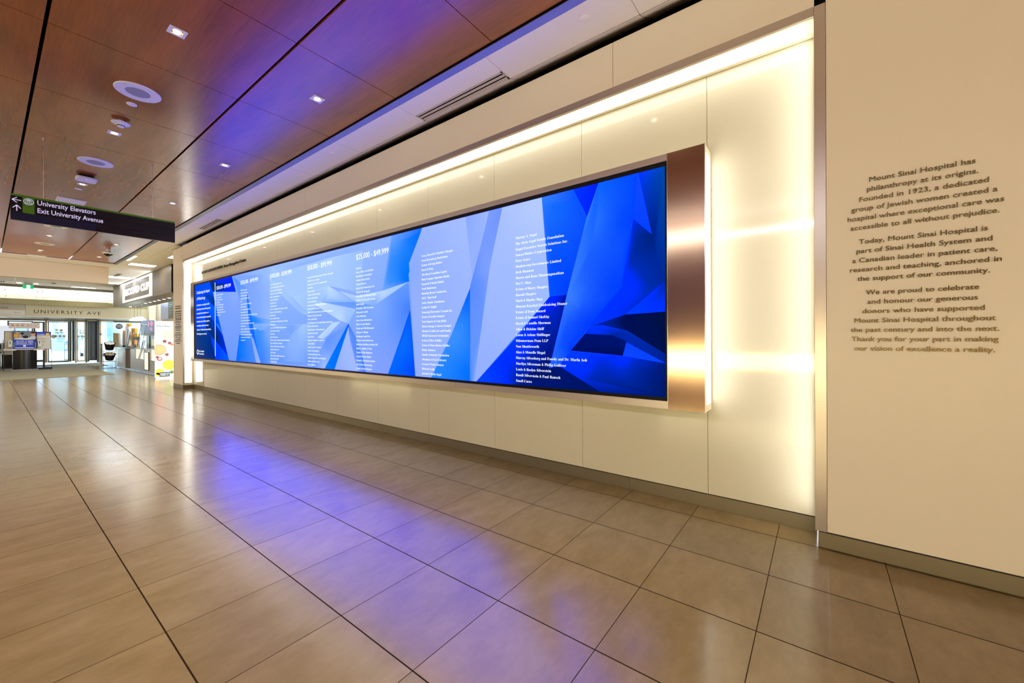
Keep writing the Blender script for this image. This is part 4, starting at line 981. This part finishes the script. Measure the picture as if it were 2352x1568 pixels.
for x0, x1, yt, yb_, nm in ((105, 328, 340, 805, 'left_board'), (932, 1312, 350, 802, 'checklist_board')):
    b = MB(); xbox(b, a1, x0, yt, x1, yb_, XK - 0.08, 0.04); fr_ = obj(nm, b, gloss_black, t)
    b = MB(); xbox(b, a1, x0 + 18, yt + 16, x1 - 12, yb_ - 10, XK - 0.075, 0.005); obj('face', b, flat('board_face_' + nm, (206, 190, 160) if nm == 'left_board' else (226, 218, 206), 0.5), fr_)
    if nm == 'checklist_board':
        b = MB(); xbox(b, a1, x0 + 16, yt + 16, x1 - 12, yt + 96, XK - 0.072, 0.004); obj('blue_header', b, MATS['poster_blue'], fr_)
        obj('lettering', tline(a1, 950, 432, 1145, 'Checklist', XK - 0.070, 28, .02), pw, fr_)
        b = MB(); ell(b, a1, 1222, 422, 52, 36, XK - 0.070); obj('yellow_badge', b, flat('badge_yellow', (240, 180, 10), 0.5), fr_)
        b = MB(); P3 = lambda x, y: at(*a1(x, y), x=XK - 0.067)
        bar(b, P3(1195, 420), P3(1215, 436), 0.012, X); bar(b, P3(1215, 436), P3(1255, 402), 0.012, X); obj('tick', b, pw, fr_)
        b = MB()
        for yy, xe in ((475, 1080), (520, 1200), (540, 1170), (560, 1190), (598, 1160), (612, 1185), (632, 1130), (690, 1140), (708, 1120)): xbox(b, a1, 965 if yy < 600 else 1075, yy, xe, yy + 5, XK - 0.0715, 0.002)
        obj('text_rule', b, flat('grey_ink', (150, 146, 142), 0.7), fr_)
b = MB(); xbox(b, a1, 225, 112, 1030, 272, XK - 0.3, 0.05); hb = obj('header_board', b, flat('header_white', (234, 220, 212), 0.5), t)
b = MB()
for cx in (325, 455, 580): ell(b, a1, cx, 183, 38, 27, XK - 0.298)
obj('icon', b, flat('icon_ring', (214, 190, 170), 0.6), hb)
for cx, col in ((322, (170, 70, 40)), (452, (205, 150, 30)), (580, (215, 70, 30))):
    b = MB(); ell(b, a1, cx, 185, 24, 10, XK - 0.296); obj('icon', b, flat('icon_%d' % cx, col, 0.6), hb)
b = MB()
ell(b, a1, 722, 190, 20, 18, XK - 0.298)
for x0, y0, x1 in ((765, 182, 830), (765, 202, 840), (872, 184, 1000), (872, 204, 960), (275, 214, 370), (395, 216, 500), (525, 216, 620)): xbox(b, a1, x0, y0, x1, y0 + 6, XK - 0.298, 0.002)
obj('text_rule', b, flat('icon_grey', (176, 168, 166), 0.6), hb)
for x0, x1 in ((360, 400), (700, 735)):
    b = MB(); xbox(b, a1, x0, 268, x1, 420, XK - 0.32, 0.04); obj('post', b, alu, t)
b = MB(); xbox(b, a1, 80, 560, 102, 1375, XK - 0.05, 0.03); obj('post', b, gloss_black, t)
b = MB(); xbox(b, a1, 1100, 830, 1158, 1265, XK - 0.25, 0.05); obj('post', b, gloss_black, t)
b = MB(); xbox(b, a1, 1318, 560, 1332, 1310, XK - 0.09, 0.03); obj('post', b, gloss_black, t)
b = MB(); xbox(b, a1, 960, 1272, 1345, 1330, XK - 0.2, 0.35); b.v = [(x, y, max(z, 0.014)) for x, y, z in b.v]; obj('base_plate', b, gloss_black, t)
for x0, x1, y0, y1, l in ((205, 318, 580, 752, 'white hand sanitiser dispenser left of the blue poster'), (972, 1060, 562, 740, 'white hand sanitiser dispenser right of the blue poster')):
    b = MB(); xbox(b, a1, x0, y0, x1, y1, XK + 0.09, 0.1)
    d = thing('sanitiser_dispenser', l, 'dispenser', (XK + 0.04, b.v[0][1], b.v[0][2])); obj('body', b, white_p, d, bevel=0.02)
    b = MB(); xbox(b, a1, (x0 + x1) / 2 - 8, y0 + 25, (x0 + x1) / 2 + 12, y0 + 95, XK + 0.093, 0.004); obj('window', b, gloss_black, d)
    b = MB(); xbox(b, a1, x0 - 6, y1, x1, y1 + 12, XK + 0.09, 0.1); obj('drip_tray', b, flat('tray_grey', (150, 148, 145), 0.5), d)
for x0, x1, l in ((345, 385, 'clear leaflet holder at the left foot of the blue poster'), (890, 932, 'clear leaflet holder at the right foot of the blue poster')):
    b = MB(); xbox(b, a1, x0, 625, x1, 775, XK + 0.09, 0.05); d = obj('leaflet_holder', b, flat('clear_holder', (110, 125, 165), 0.2)); tag(d, l, 'leaflet holder')
t = thing('service_counter', 'low black counter behind the kiosk at the left edge', 'counter', (-33.0, 0.65, 0.012))
b = MB(); xbox(b, a1, 35, 940, 330, 1330, -33.0, 0.6); b.v = [(x, y, max(z, 0.014)) for x, y, z in b.v]; obj('body', b, gloss_black, t)
b = MB(); xbox(b, a1, 0, 905, 330, 945, -32.95, 0.7); obj('top', b, flat('counter_top_grey', (190, 186, 176), 0.3), t)
b = MB(); xbox(b, a1, -160, 190, 350, 640, -35.0, 0.05); d = obj('window_film', b, mat('frosted_film', rgb(226, 232, 244), 0.5, emit=rgb(226, 232, 244), es=0.55)); tag(d, 'bright frosted window panel behind the kiosk at the left edge', 'window panel')
b = MB(); xbox(b, a1, -160, 640, 330, 900, -35.1, 0.05); d = obj('screen_partition', b, flat('partition_grey', (160, 158, 150), 0.5)); tag(d, 'grey partition below the frosted window at the left edge', 'partition')
t = thing('office_chair', 'black office chair partly cut by the left edge', 'chair', (-34.3, 0.5, 0.012))
b = MB(); xbox(b, a1, -40, 675, 40, 800, -34.3, 0.08); obj('backrest', b, gloss_black, t, bevel=0.02)
b = MB(); xbox(b, a1, -60, 880, 50, 920, -34.1, 0.45); obj('seat', b, gloss_black, t, bevel=0.02)
obj('column', MB().tube((-34.3, at(*a1(0, 900), x=-34.3).y, 0.013), (-34.3, at(*a1(0, 900), x=-34.3).y, 0.75), 0.03), gloss_black, t)

# ------------------------------------------------------------------ cafe
YC = 4.28
b = MB().box(XE, -16, 7.2, 7.3, 0, 4.3)
struct('wall_cafe_back', b, flat('cafe_wall', (236, 228, 204), 0.6))
t = thing('cafe_canopy', 'grey metal canopy over the cafe with a glowing framed sign', 'canopy', (-24.8, 4.8, 3.245))
can = mat('canopy_metal', rgb(120, 110, 98), 0.5, metal=0.3)
b = MB()
for x0, x1 in ((-30.33, -27.9), (-27.9, -21.95), (-21.95, -19.24)): b.box(x0 + .004, x1 - .004, 4.25, 4.28, 3.245, 4.285)
obj('front_panel', b, can, t)
obj('soffit', MB().box(-30.33, -19.24, 4.28, 5.36, 3.245, 3.28), flat('canopy_soffit', (74, 64, 52), 0.4), t)
obj('end_panel', MB().box(-19.24, -19.2, 4.25, 5.36, 3.245, 4.285).box(-30.33, -30.29, 4.28, 5.36, 3.28, 4.285), gloss_black, t)
obj('core', MB().box(-30.2, -19.3, 4.3, 5.3, 3.3, 4.28), gloss_black, t)
sg = mat('sign_glow', (0.9, 0.9, 0.9), 0.5, emit=(1, 0.98, 0.94), es=3)
b = MB(); x0, x1, z0, z1, w, h = -27.82, -22.05, 3.309, 4.240, 0.38, 0.075
b.box(x0, x1, 4.235, 4.25, z1 - h, z1).box(x0, x1, 4.235, 4.25, z0, z0 + h).box(x0, x0 + w, 4.235, 4.25, z0 + h, z1 - h).box(x1 - w, x1, 4.235, 4.25, z0 + h, z1 - h)
obj('sign_frame', b, sg, t)
obj('sign_lettering', MB().text('SECOND CUP', (-27.40, 4.236, 3.63), X, Z, 0.40, fit=4.95, bold=0.05), sg, t)
spot_c = lamp('lit_cafe_spot', (1.0, 0.85, 0.6), 9)
for x in (-20.35, -21.19, -22.02, -22.86, -23.68, -24.44, -25.28, -26.14, -29.50):
    t = thing('canopy_downlight', 'small warm downlight in a row under the cafe canopy', 'downlight', (x, 4.8, 3.245), 'downlights under the cafe canopy')
    obj('lamp', MB().lathe((x, 4.8, 3.243), [(0.055, 0), (0.05, -0.01)], n=14), spot_c, t); obj('rim', MB().lathe((x, 4.8, 3.2445), [(0.085, 0), (0.085, -0.004), (0.06, -0.006)], n=18), white_p, t)
# fill lights added to brighten the cafe, unseen above the canopy
for k, x in enumerate((-29, -25.5, -22)):
    panel_light(x, x + 1.2, 5.9, 6.5, ('left', 'middle', 'right')[k] + ' added fill light inside the cafe, unseen above the canopy', troffer, 4.27)
t = thing('cafe_counter', 'long stainless cafe counter with a lit glass display case', 'counter', (-25.6, YC + 0.3, 0))
st = mat('counter_steel', rgb(176, 164, 146), 0.3, metal=0.7); brn = flat('counter_recess_brown', (92, 68, 42), 0.6); crm = lamp('case_lining', (1.0, 0.93, 0.75), 0.55)
def cb(x0, y0, x1, y1, m, name, d=0.6, yo=0.0): return obj(name, ybox(MB(), K, x0, y0, x1, y1, YC + yo, d), m, t)
cb(340, 962, 505, 1335, st, 'front_panel'); cb(505, 975, 605, 1335, brn, 'knee_recess', 0.4, 0.04); cb(605, 968, 695, 1370, st, 'front_panel')
cb(695, 1185, 870, 1400, st, 'front_panel'); cb(1000, 1222, 1110, 1450, st, 'front_panel')
cb(695, 968, 870, 1170, crm, 'display_case', 0.1, 0.04); cb(1000, 975, 1110, 1212, crm, 'display_case', 0.1, 0.04)
cb(695, 1170, 870, 1186, gloss_black, 'case_edge'); cb(1000, 1208, 1110, 1224, gloss_black, 'case_edge')
cb(870, 985, 1000, 1440, st, 'fridge_column'); cb(872, 1030, 968, 1395, gloss_black, 'fridge_frame', 0.03, -0.02); cb(886, 1045, 956, 1380, lamp('fridge_glow', (0.86, 0.88, 0.68), 0.5), 'fridge_glass', 0.02, -0.03)
obj('worktop', MB().box(-30.9, -21.6, YC - 0.03, YC + 0.65, 1.055, 1.085), flat('worktop_dark', (96, 84, 74), 0.2), t)
obj('toe_kick', MB().box(-29.5, -21.7, YC + 0.06, YC + 0.5, 0.0, 0.06), alu, t)
# sneeze guards
gm = bpy.data.materials.new('clear_acrylic'); gm.use_nodes = True; nt = gm.node_tree; nt.nodes.clear()
o_ = nt.nodes.new('ShaderNodeOutputMaterial'); mx = nt.nodes.new('ShaderNodeMixShader'); tr = nt.nodes.new('ShaderNodeBsdfTransparent'); gl = nt.nodes.new('ShaderNodeBsdfGlossy'); gl.inputs['Roughness'].default_value = 0.3
tr.inputs[0].default_value = (0.88, 0.93, 0.95, 1); mx.inputs[0].default_value = 0.28
nt.links.new(tr.outputs[0], mx.inputs[1]); nt.links.new(gl.outputs[0], mx.inputs[2]); nt.links.new(mx.outputs[0], o_.inputs[0])
def slab(pts, f, yp, d=0.008): return MB().prism([at(*f(*p), y=yp) for p in pts], (0, d, 0))
ZT_ = 1.085
def guard(pts, yp, l):
    t = thing('sneeze_guard', l, 'glass screen', tuple(at(*K(*pts[-1]), y=yp)))
    obj('panel', slab(pts, K, yp), gm, t)
    b = MB(); n = len(pts)
    for i in range(n):
        p, q = at(*K(*pts[i]), y=yp), at(*K(*pts[(i + 1) % n]), y=yp); b.tube(p, q, 0.012, 6)
    obj('edge', b, alu, t)
guard([(825, 470), (925, 480), (832, 926), (738, 926)], YC + 0.05, 'tallest slanted clear sneeze guard in the middle of the cafe counter')
guard([(560, 560), (612, 620), (540, 926), (512, 926)], YC + 0.08, 'narrow slanted clear guard beside the yellow juice dispenser')
guard([(880, 790), (905, 800), (790, 1165), (765, 1165)], YC - 0.06, 'slanted clear glass front of the lit display case')
# goods on the counter
def goods(name, l, cat, boxes, yp=YC + 0.3, bevel=0.0, group=None):
    t = None
    for n_, q, m_ in boxes:
        b = ybox(MB(), K, *q, yp, 0.11); b.v = [(a, c, max(h, 1.087)) for a, c, h in b.v]
        if t is None: t = thing(name, l, cat, (b.v[0][0], yp, min(v[2] for v in b.v)), group)
        obj(n_, b, m_, t, bevel=bevel)
tanb = flat('cardboard', (196, 150, 92), 0.7); yel = flat('bright_yellow', (244, 180, 14), 0.5); oj = flat('orange_juice', (244, 160, 40), 0.4); blk = gloss_black
goods('paper_bag', 'tall tan paper bag at the left end of the cafe counter', 'bag', [('bag', (275, 655, 362, 938), flat('kraft_paper', (190, 172, 128), 0.8)), ('dark_edge', (262, 648, 277, 938), brn)], YC + 0.02)
goods('juice_dispenser', 'tall clear juice dispenser with a bright yellow lid', 'dispenser', [('cylinder', (505, 515, 570, 915), flat('pale_juice', (220, 210, 190), 0.2)), ('lid', (520, 460, 575, 512), yel), ('base', (500, 880, 552, 938), blk)], YC + 0.14, 0.01)
goods('juice_bottle', 'clear bottle with an orange cap left of the juice dispenser', 'bottle', [('bottle', (425, 645, 490, 900), flat('iced_tea', (214, 160, 88), 0.3)), ('cap', (440, 600, 490, 645), oj), ('base', (412, 890, 450, 938), blk)], YC + 0.3, 0.01)
goods('cardboard_box', 'brown box with a yellow top stacked behind the counter', 'box', [('box', (585, 560, 640, 938), tanb), ('flap', (600, 556, 700, 640), flat('orange_carton', (236, 170, 60), 0.6))], YC + 0.5)
goods('snack_crate', 'bright yellow crate on black feet on the cafe counter', 'crate', [('crate', (636, 668, 740, 726), yel), ('lining', (645, 726, 742, 790), blk), ('lid', (650, 640, 740, 668), white_p)], YC + 0.27)
goods('cardboard_box', 'brown carton standing in front of the yellow crate', 'box', [('box', (590, 785, 692, 938), tanb)], YC + 0.40)
goods('card_terminal', 'black card terminal on the cafe counter right of the crate', 'terminal', [('screen', (690, 735, 748, 790), blk), ('stand', (715, 790, 735, 938), blk)], YC + 0.52)
goods('cookie_jar', 'small dark jar at the foot of the juice dispenser', 'jar', [('jar', (615, 880, 662, 938), blk)], YC + 0.01, 0.01)
t = thing('fruit_tray', 'yellow tray of bananas on the cafe counter', 'fruit tray', tuple(at(*K(660, 938), y=YC + 0.15)))
obj('tray', ybox(MB(), K, 592, 919, 730, 934, YC + 0.27, 0.11), yel, t)
for k in range(5):
    b = MB(); c = at(*K(605 + 26 * k, 895 - (k % 2) * 10), y=YC + 0.30); pr = None
    for j in range(7):
        a = -0.9 + 1.8 * j / 6; pt = c + Vector((0.25 * math.sin(a), 0.02 * k, -0.10 * math.cos(a) + 0.06)); r_ = 0.016 if 0 < j < 6 else 0.007
        if pr is not None: b.tube(pr, pt, r_, 8)
        pr = pt
    tag(obj('banana', b, yel, smooth=True), 'yellow banana lying in the tray on the cafe counter', 'banana', 'bananas on the cafe counter')
t = thing('mobile_order_sign', 'round black mobile order sign on a clear stand at the left end of the counter', 'sign', tuple(at(*K(395, 938), y=4.5)))
c = at(*K(380, 517), x=-29.3)
obj('disc', MB().lathe(c, [(0.14, 0), (0.14, 0.012)], axis='x', n=36), blk, t)
obj('lettering', MB().text('MOBILE', (c.x + 0.015, c.y - 0.105, c.z + 0.012), Y, Z, 0.056, fit=0.21, bold=.02, res=2).text('ORDER', (c.x + 0.015, c.y - 0.08, c.z - 0.062), Y, Z, 0.056, fit=0.17, bold=.02, res=2), pw, t)
b = MB(); xbox(b, K, 372, 590, 450, 920, -29.32, 0.04); obj('stand', b, gm, t)
# pendant lamps
dome_m = mat('opal_dome', (0.9, 0.88, 0.82), 0.4, emit=(1.0, 0.9, 0.70), es=2.2)
for k, (x, l) in enumerate(((-28.7, 'leftmost of three white dome pendant lamps over the cafe counter'), (-28.0, 'middle one of three white dome pendant lamps over the cafe counter'), (-27.3, 'rightmost of three white dome pendant lamps over the cafe counter'))):
    t = thing('pendant_lamp', l, 'pendant lamp', (x, 4.82, 2.46), 'dome pendant lamps in the cafe')
    obj('shade', MB().lathe((x, 4.82, 2.45), [(0.21, 0), (0.20, 0.03), (0.16, 0.09), (0.10, 0.14), (0.04, 0.175), (0.02, 0.19)], n=32), dome_m, t, smooth=True)
    obj('cord', MB().tube((x, 4.82, 2.63), (x, 4.82, 3.245), 0.006, 6), brn, t)
    obj('ceiling_rose', MB().lathe((x, 4.82, 3.244), [(0.075, 0), (0.06, -0.03)], n=16), white_p, t)
# menu screens, poster, cabinets behind the counter
t = thing('menu_screen', 'dark menu screen on the cafe wall nearest the far pillar', 'screen', (-28.0, 6.18, 2.6))
obj('panel', MB().box(-28.40, -27.4, 6.15, 6.2, 2.62, 3.5), flat('menu_green', (52, 58, 44), 0.4, emit=rgb(52, 58, 44), es=0.5), t)
b = MB()
for k in range(6): b.box(-28.25, -27.6 - 0.2 * (k % 3), 6.147, 6.15, 3.35 - 0.11 * k, 3.375 - 0.11 * k)
obj('menu_line', b, flat('menu_chalk', (170, 175, 150), 0.6), t)
t = thing('menu_screen', 'bluish menu screen on the cafe wall, left of the green one', 'screen', (-29.2, 6.18, 2.6))
obj('panel', MB().box(-29.95, -28.45, 6.15, 6.2, 2.60, 3.48), flat('menu_blue', (112, 116, 138), 0.3, emit=rgb(112, 116, 138), es=0.5), t)
b = MB()
for k in range(5): b.box(-29.6 + .1 * k, -29.0 + .1 * k, 6.147, 6.15, 3.30 - 0.12 * k, 3.32 - 0.12 * k)
obj('menu_line', b, MATS['menu_chalk'], t)
struct('wall_cafe_menu', MB().box(-31.65, -26.9, 6.204, 6.3, 0, 4.3), MATS['cafe_wall'])
struct('wall_cafe_pier', MB().box(-31.66, -31.3, 5.9, 6.2, 0, 4.3), MATS['cafe_wall'])
b = MB(); xbox(b, K, 812, 390, 1086, 700, -31.2, 0.05); d = obj('wall_poster', b, flat('poster_slate', (122, 136, 160), 0.4)); tag(d, 'slate blue poster behind the cafe counter, left of the smoothie banner', 'poster')
b = MB(); ell(b, K, 1030, 460, 30, 50, -31.198); ell(b, K, 965, 470, 15, 45, -31.198); ell(b, K, 1020, 570, 25, 40, -31.198); obj('pink_motif', b, flat('poster_pink', (214, 150, 180), 0.5), d)
goods('coffee_machine', 'grey and steel coffee machine behind the counter, beside the banner', 'coffee machine', [('body', (925, 700, 1085, 945), flat('machine_steel', (176, 186, 172), 0.3, metal=0.5)), ('hood', (880, 640, 1085, 700), flat('machine_grey', (110, 118, 122), 0.4)), ('pillar', (985, 700, 1008, 945), blk), ('tray_glow', (1035, 770, 1085, 900), lamp('machine_glow', (1, 0.85, 0.5), 0.6))], YC + 0.4)
# roll-up banner
XB = -19.75
by0, by1, bz1 = 3.876, 4.425, 2.17
t = thing('smoothie_banner', 'tall white smoothies banner with three drink bowls beside the far pillar', 'banner', (XB, 4.15, 0))
obj('panel', MB().box(XB - 0.01, XB, by0, by1, 0.06, bz1), flat('banner_white', (196, 186, 186), 0.5), t)
obj('base', MB().box(XB - 0.1, XB + 0.08, by0, by1 - 0.01, 0, 0.06), flat('banner_base', (160, 150, 140), 0.3, metal=0.5), t)
def bn(px, py): return at(*K(px, py), x=XB)
def circ(nm, cx, cy, r, col, dx, par=None):
    c = bn(cx, cy); rr = r / 8.71 * (bn(cx + 8.71, cy).y - c.y); pts = []
    for k in range(36):
        yy = min(by1 - 0.002, max(by0 + 0.002, c.y + rr * math.cos(2 * math.pi * k / 36))); pts.append((XB + dx, yy, c.z + rr * math.sin(2 * math.pi * k / 36)))
    return obj(nm, MB().prism(pts, (0.0006, 0, 0)), flat(nm + str(col[0]) + str(col[1]), col, 0.5), par or t)
for nm, cx, cy, col, rim in (('banana_drink', 1365, 690, (226, 184, 132), (236, 224, 210)), ('strawberry_drink', 1185, 985, (222, 142, 84), (150, 110, 90)), ('mango_drink', 1375, 1285, (168, 160, 26), (206, 208, 130))):
    d = circ(nm, cx, cy, 140, rim, 0.001); circ('liquid', cx, cy, 124, col, 0.002, d)
    circ('foam', cx - 10, cy - 10, 30, tuple(min(255, int(a * 1.08)) for a in col), 0.003, d)
for nm, cx, cy, r, col in (('banana_slice', 1120, 620, 45, (240, 226, 160)), ('banana_slice', 1185, 690, 42, (240, 222, 150)), ('banana_slice', 1130, 560, 25, (244, 232, 180)), ('date_fruit', 1290, 815, 42, (96, 34, 16)), ('date_fruit', 1390, 850, 38, (110, 40, 18)), ('date_fruit', 1440, 880, 30, (224, 96, 20)),
                           ('strawberry', 1190, 1165, 55, (206, 52, 30)), ('strawberry', 1140, 1130, 30, (120, 60, 40)), ('star_spice', 1335, 1080, 38, (110, 50, 30)), ('mango_cube', 1190, 1425, 82, (232, 178, 30)), ('mango_cube', 1290, 1500, 78, (236, 186, 40)), ('mint_leaf', 1430, 1430, 40, (70, 96, 20)), ('mango_cube', 1150, 1480, 48, (226, 168, 24))):
    circ(nm, cx, cy, r, col, 0.0012)
circ('strawberry_flesh', 1195, 1160, 30, (238, 206, 190), 0.002)
ink = flat('banner_ink', (44, 40, 44), 0.6)
obj('lettering', tline(K, 1130, 525, 1405, 'Smoothies', XB + 0.003, 42, .01), ink, t)
obj('lettering', tline(K, 1148, 468, 1360, 'BETTER FOR YOU', XB + 0.003, 14), flat('banner_gold', (190, 172, 120), 0.6), t)
b = MB(); xbox(b, K, 1185, 1435, 1392, 1515, XB + 0.003, 0.002); lb = obj('brand_label', b, gloss_black, t)
obj('lettering', tline(K, 1205, 1478, 1375, 'SECOND CUP', XB + 0.005, 22), pw, lb)
obj('lettering', tline(K, 1208, 1505, 1370, 'COFFEE CO.', XB + 0.005, 18), pw, lb)
b = MB()
for x0, y0, x1 in ((1128, 768, 1225), (1150, 785, 1200), (1338, 970, 1420), (1325, 987, 1430), (1140, 1240, 1230), (1160, 1256, 1205), (1150, 1275, 1215)): xbox(b, K, x0, y0, x1, y0 + 6, XB + 0.003, 0.002)
obj('text_rule', b, flat('grey_ink', (150, 146, 142), 0.7), t)
# tub rack
XRk = -28.6
t = thing('tub_rack', 'thin black wire rack holding two tubs beside the cafe counter', 'rack', (XRk, 3.9, 0))
for y0 in (3.65, 4.12):
    for x0 in (XRk, XRk - 0.35): obj('leg', MB().tube((x0, y0, 0.0), (x0, y0, 1.05), 0.009, 8), gloss_black, t)
for z0 in (0.03, 0.36, 0.88):
    b = MB()
    for p, q in (((XRk, 3.65), (XRk, 4.12)), ((XRk - .35, 3.65), (XRk - .35, 4.12)), ((XRk, 3.65), (XRk - .35, 3.65)), ((XRk, 4.12), (XRk - .35, 4.12))): b.tube((*p, z0), (*q, z0), 0.008, 6)
    obj('crossbar', b, gloss_black, t)
for z0, h, r0, r1, l, g in ((0.90, 0.33, 0.15, 0.21, 'black tub full of white lids on the top tier of the wire rack', 'white lids in the upper tub'), (0.38, 0.30, 0.15, 0.22, 'black tub of wrapped goods on the lower tier of the wire rack', 'pale packets in the lower tub')):
    c = Vector((XRk - 0.17, 3.885, z0)); R = Matrix.Rotation(math.radians(22), 3, 'Y')       # tipped towards the concourse
    def tip(b): b.v = [tuple(c + Vector((0, 0, 0.07)) + R @ (Vector(p) - c)) for p in b.v]; return b
    tag(obj('black_tub', tip(MB().lathe(c, [(r0 - 0.02, 0), (r0, 0.01), (r1, h), (r1 + 0.01, h), (r1 + 0.01, h + 0.02), (r1 - 0.012, h + 0.02), (r1 - 0.02, h - 0.04)], n=36)), gloss_black, smooth=True), l, 'tub')
    for k in range(7):
        a = k * 2 * math.pi / 6; rr = 0 if k == 6 else 0.125
        q = c + Vector((rr * math.cos(a), rr * math.sin(a), h - 0.038))
        o = obj('cup_lid' if z0 > .5 else 'wrapped_packet', tip(MB().lathe(q, [(0.05, 0), (0.060, 0.03), (0.060, 0.05), (0.045, 0.066)], n=18)), white_p if z0 > .5 else flat('packet_beige', (214, 196, 160), 0.6), smooth=True)
        tag(o, 'round white lid among others in the upper black tub' if z0 > .5 else 'round beige packet among others in the lower black tub', 'lid' if z0 > .5 else 'packet', g)
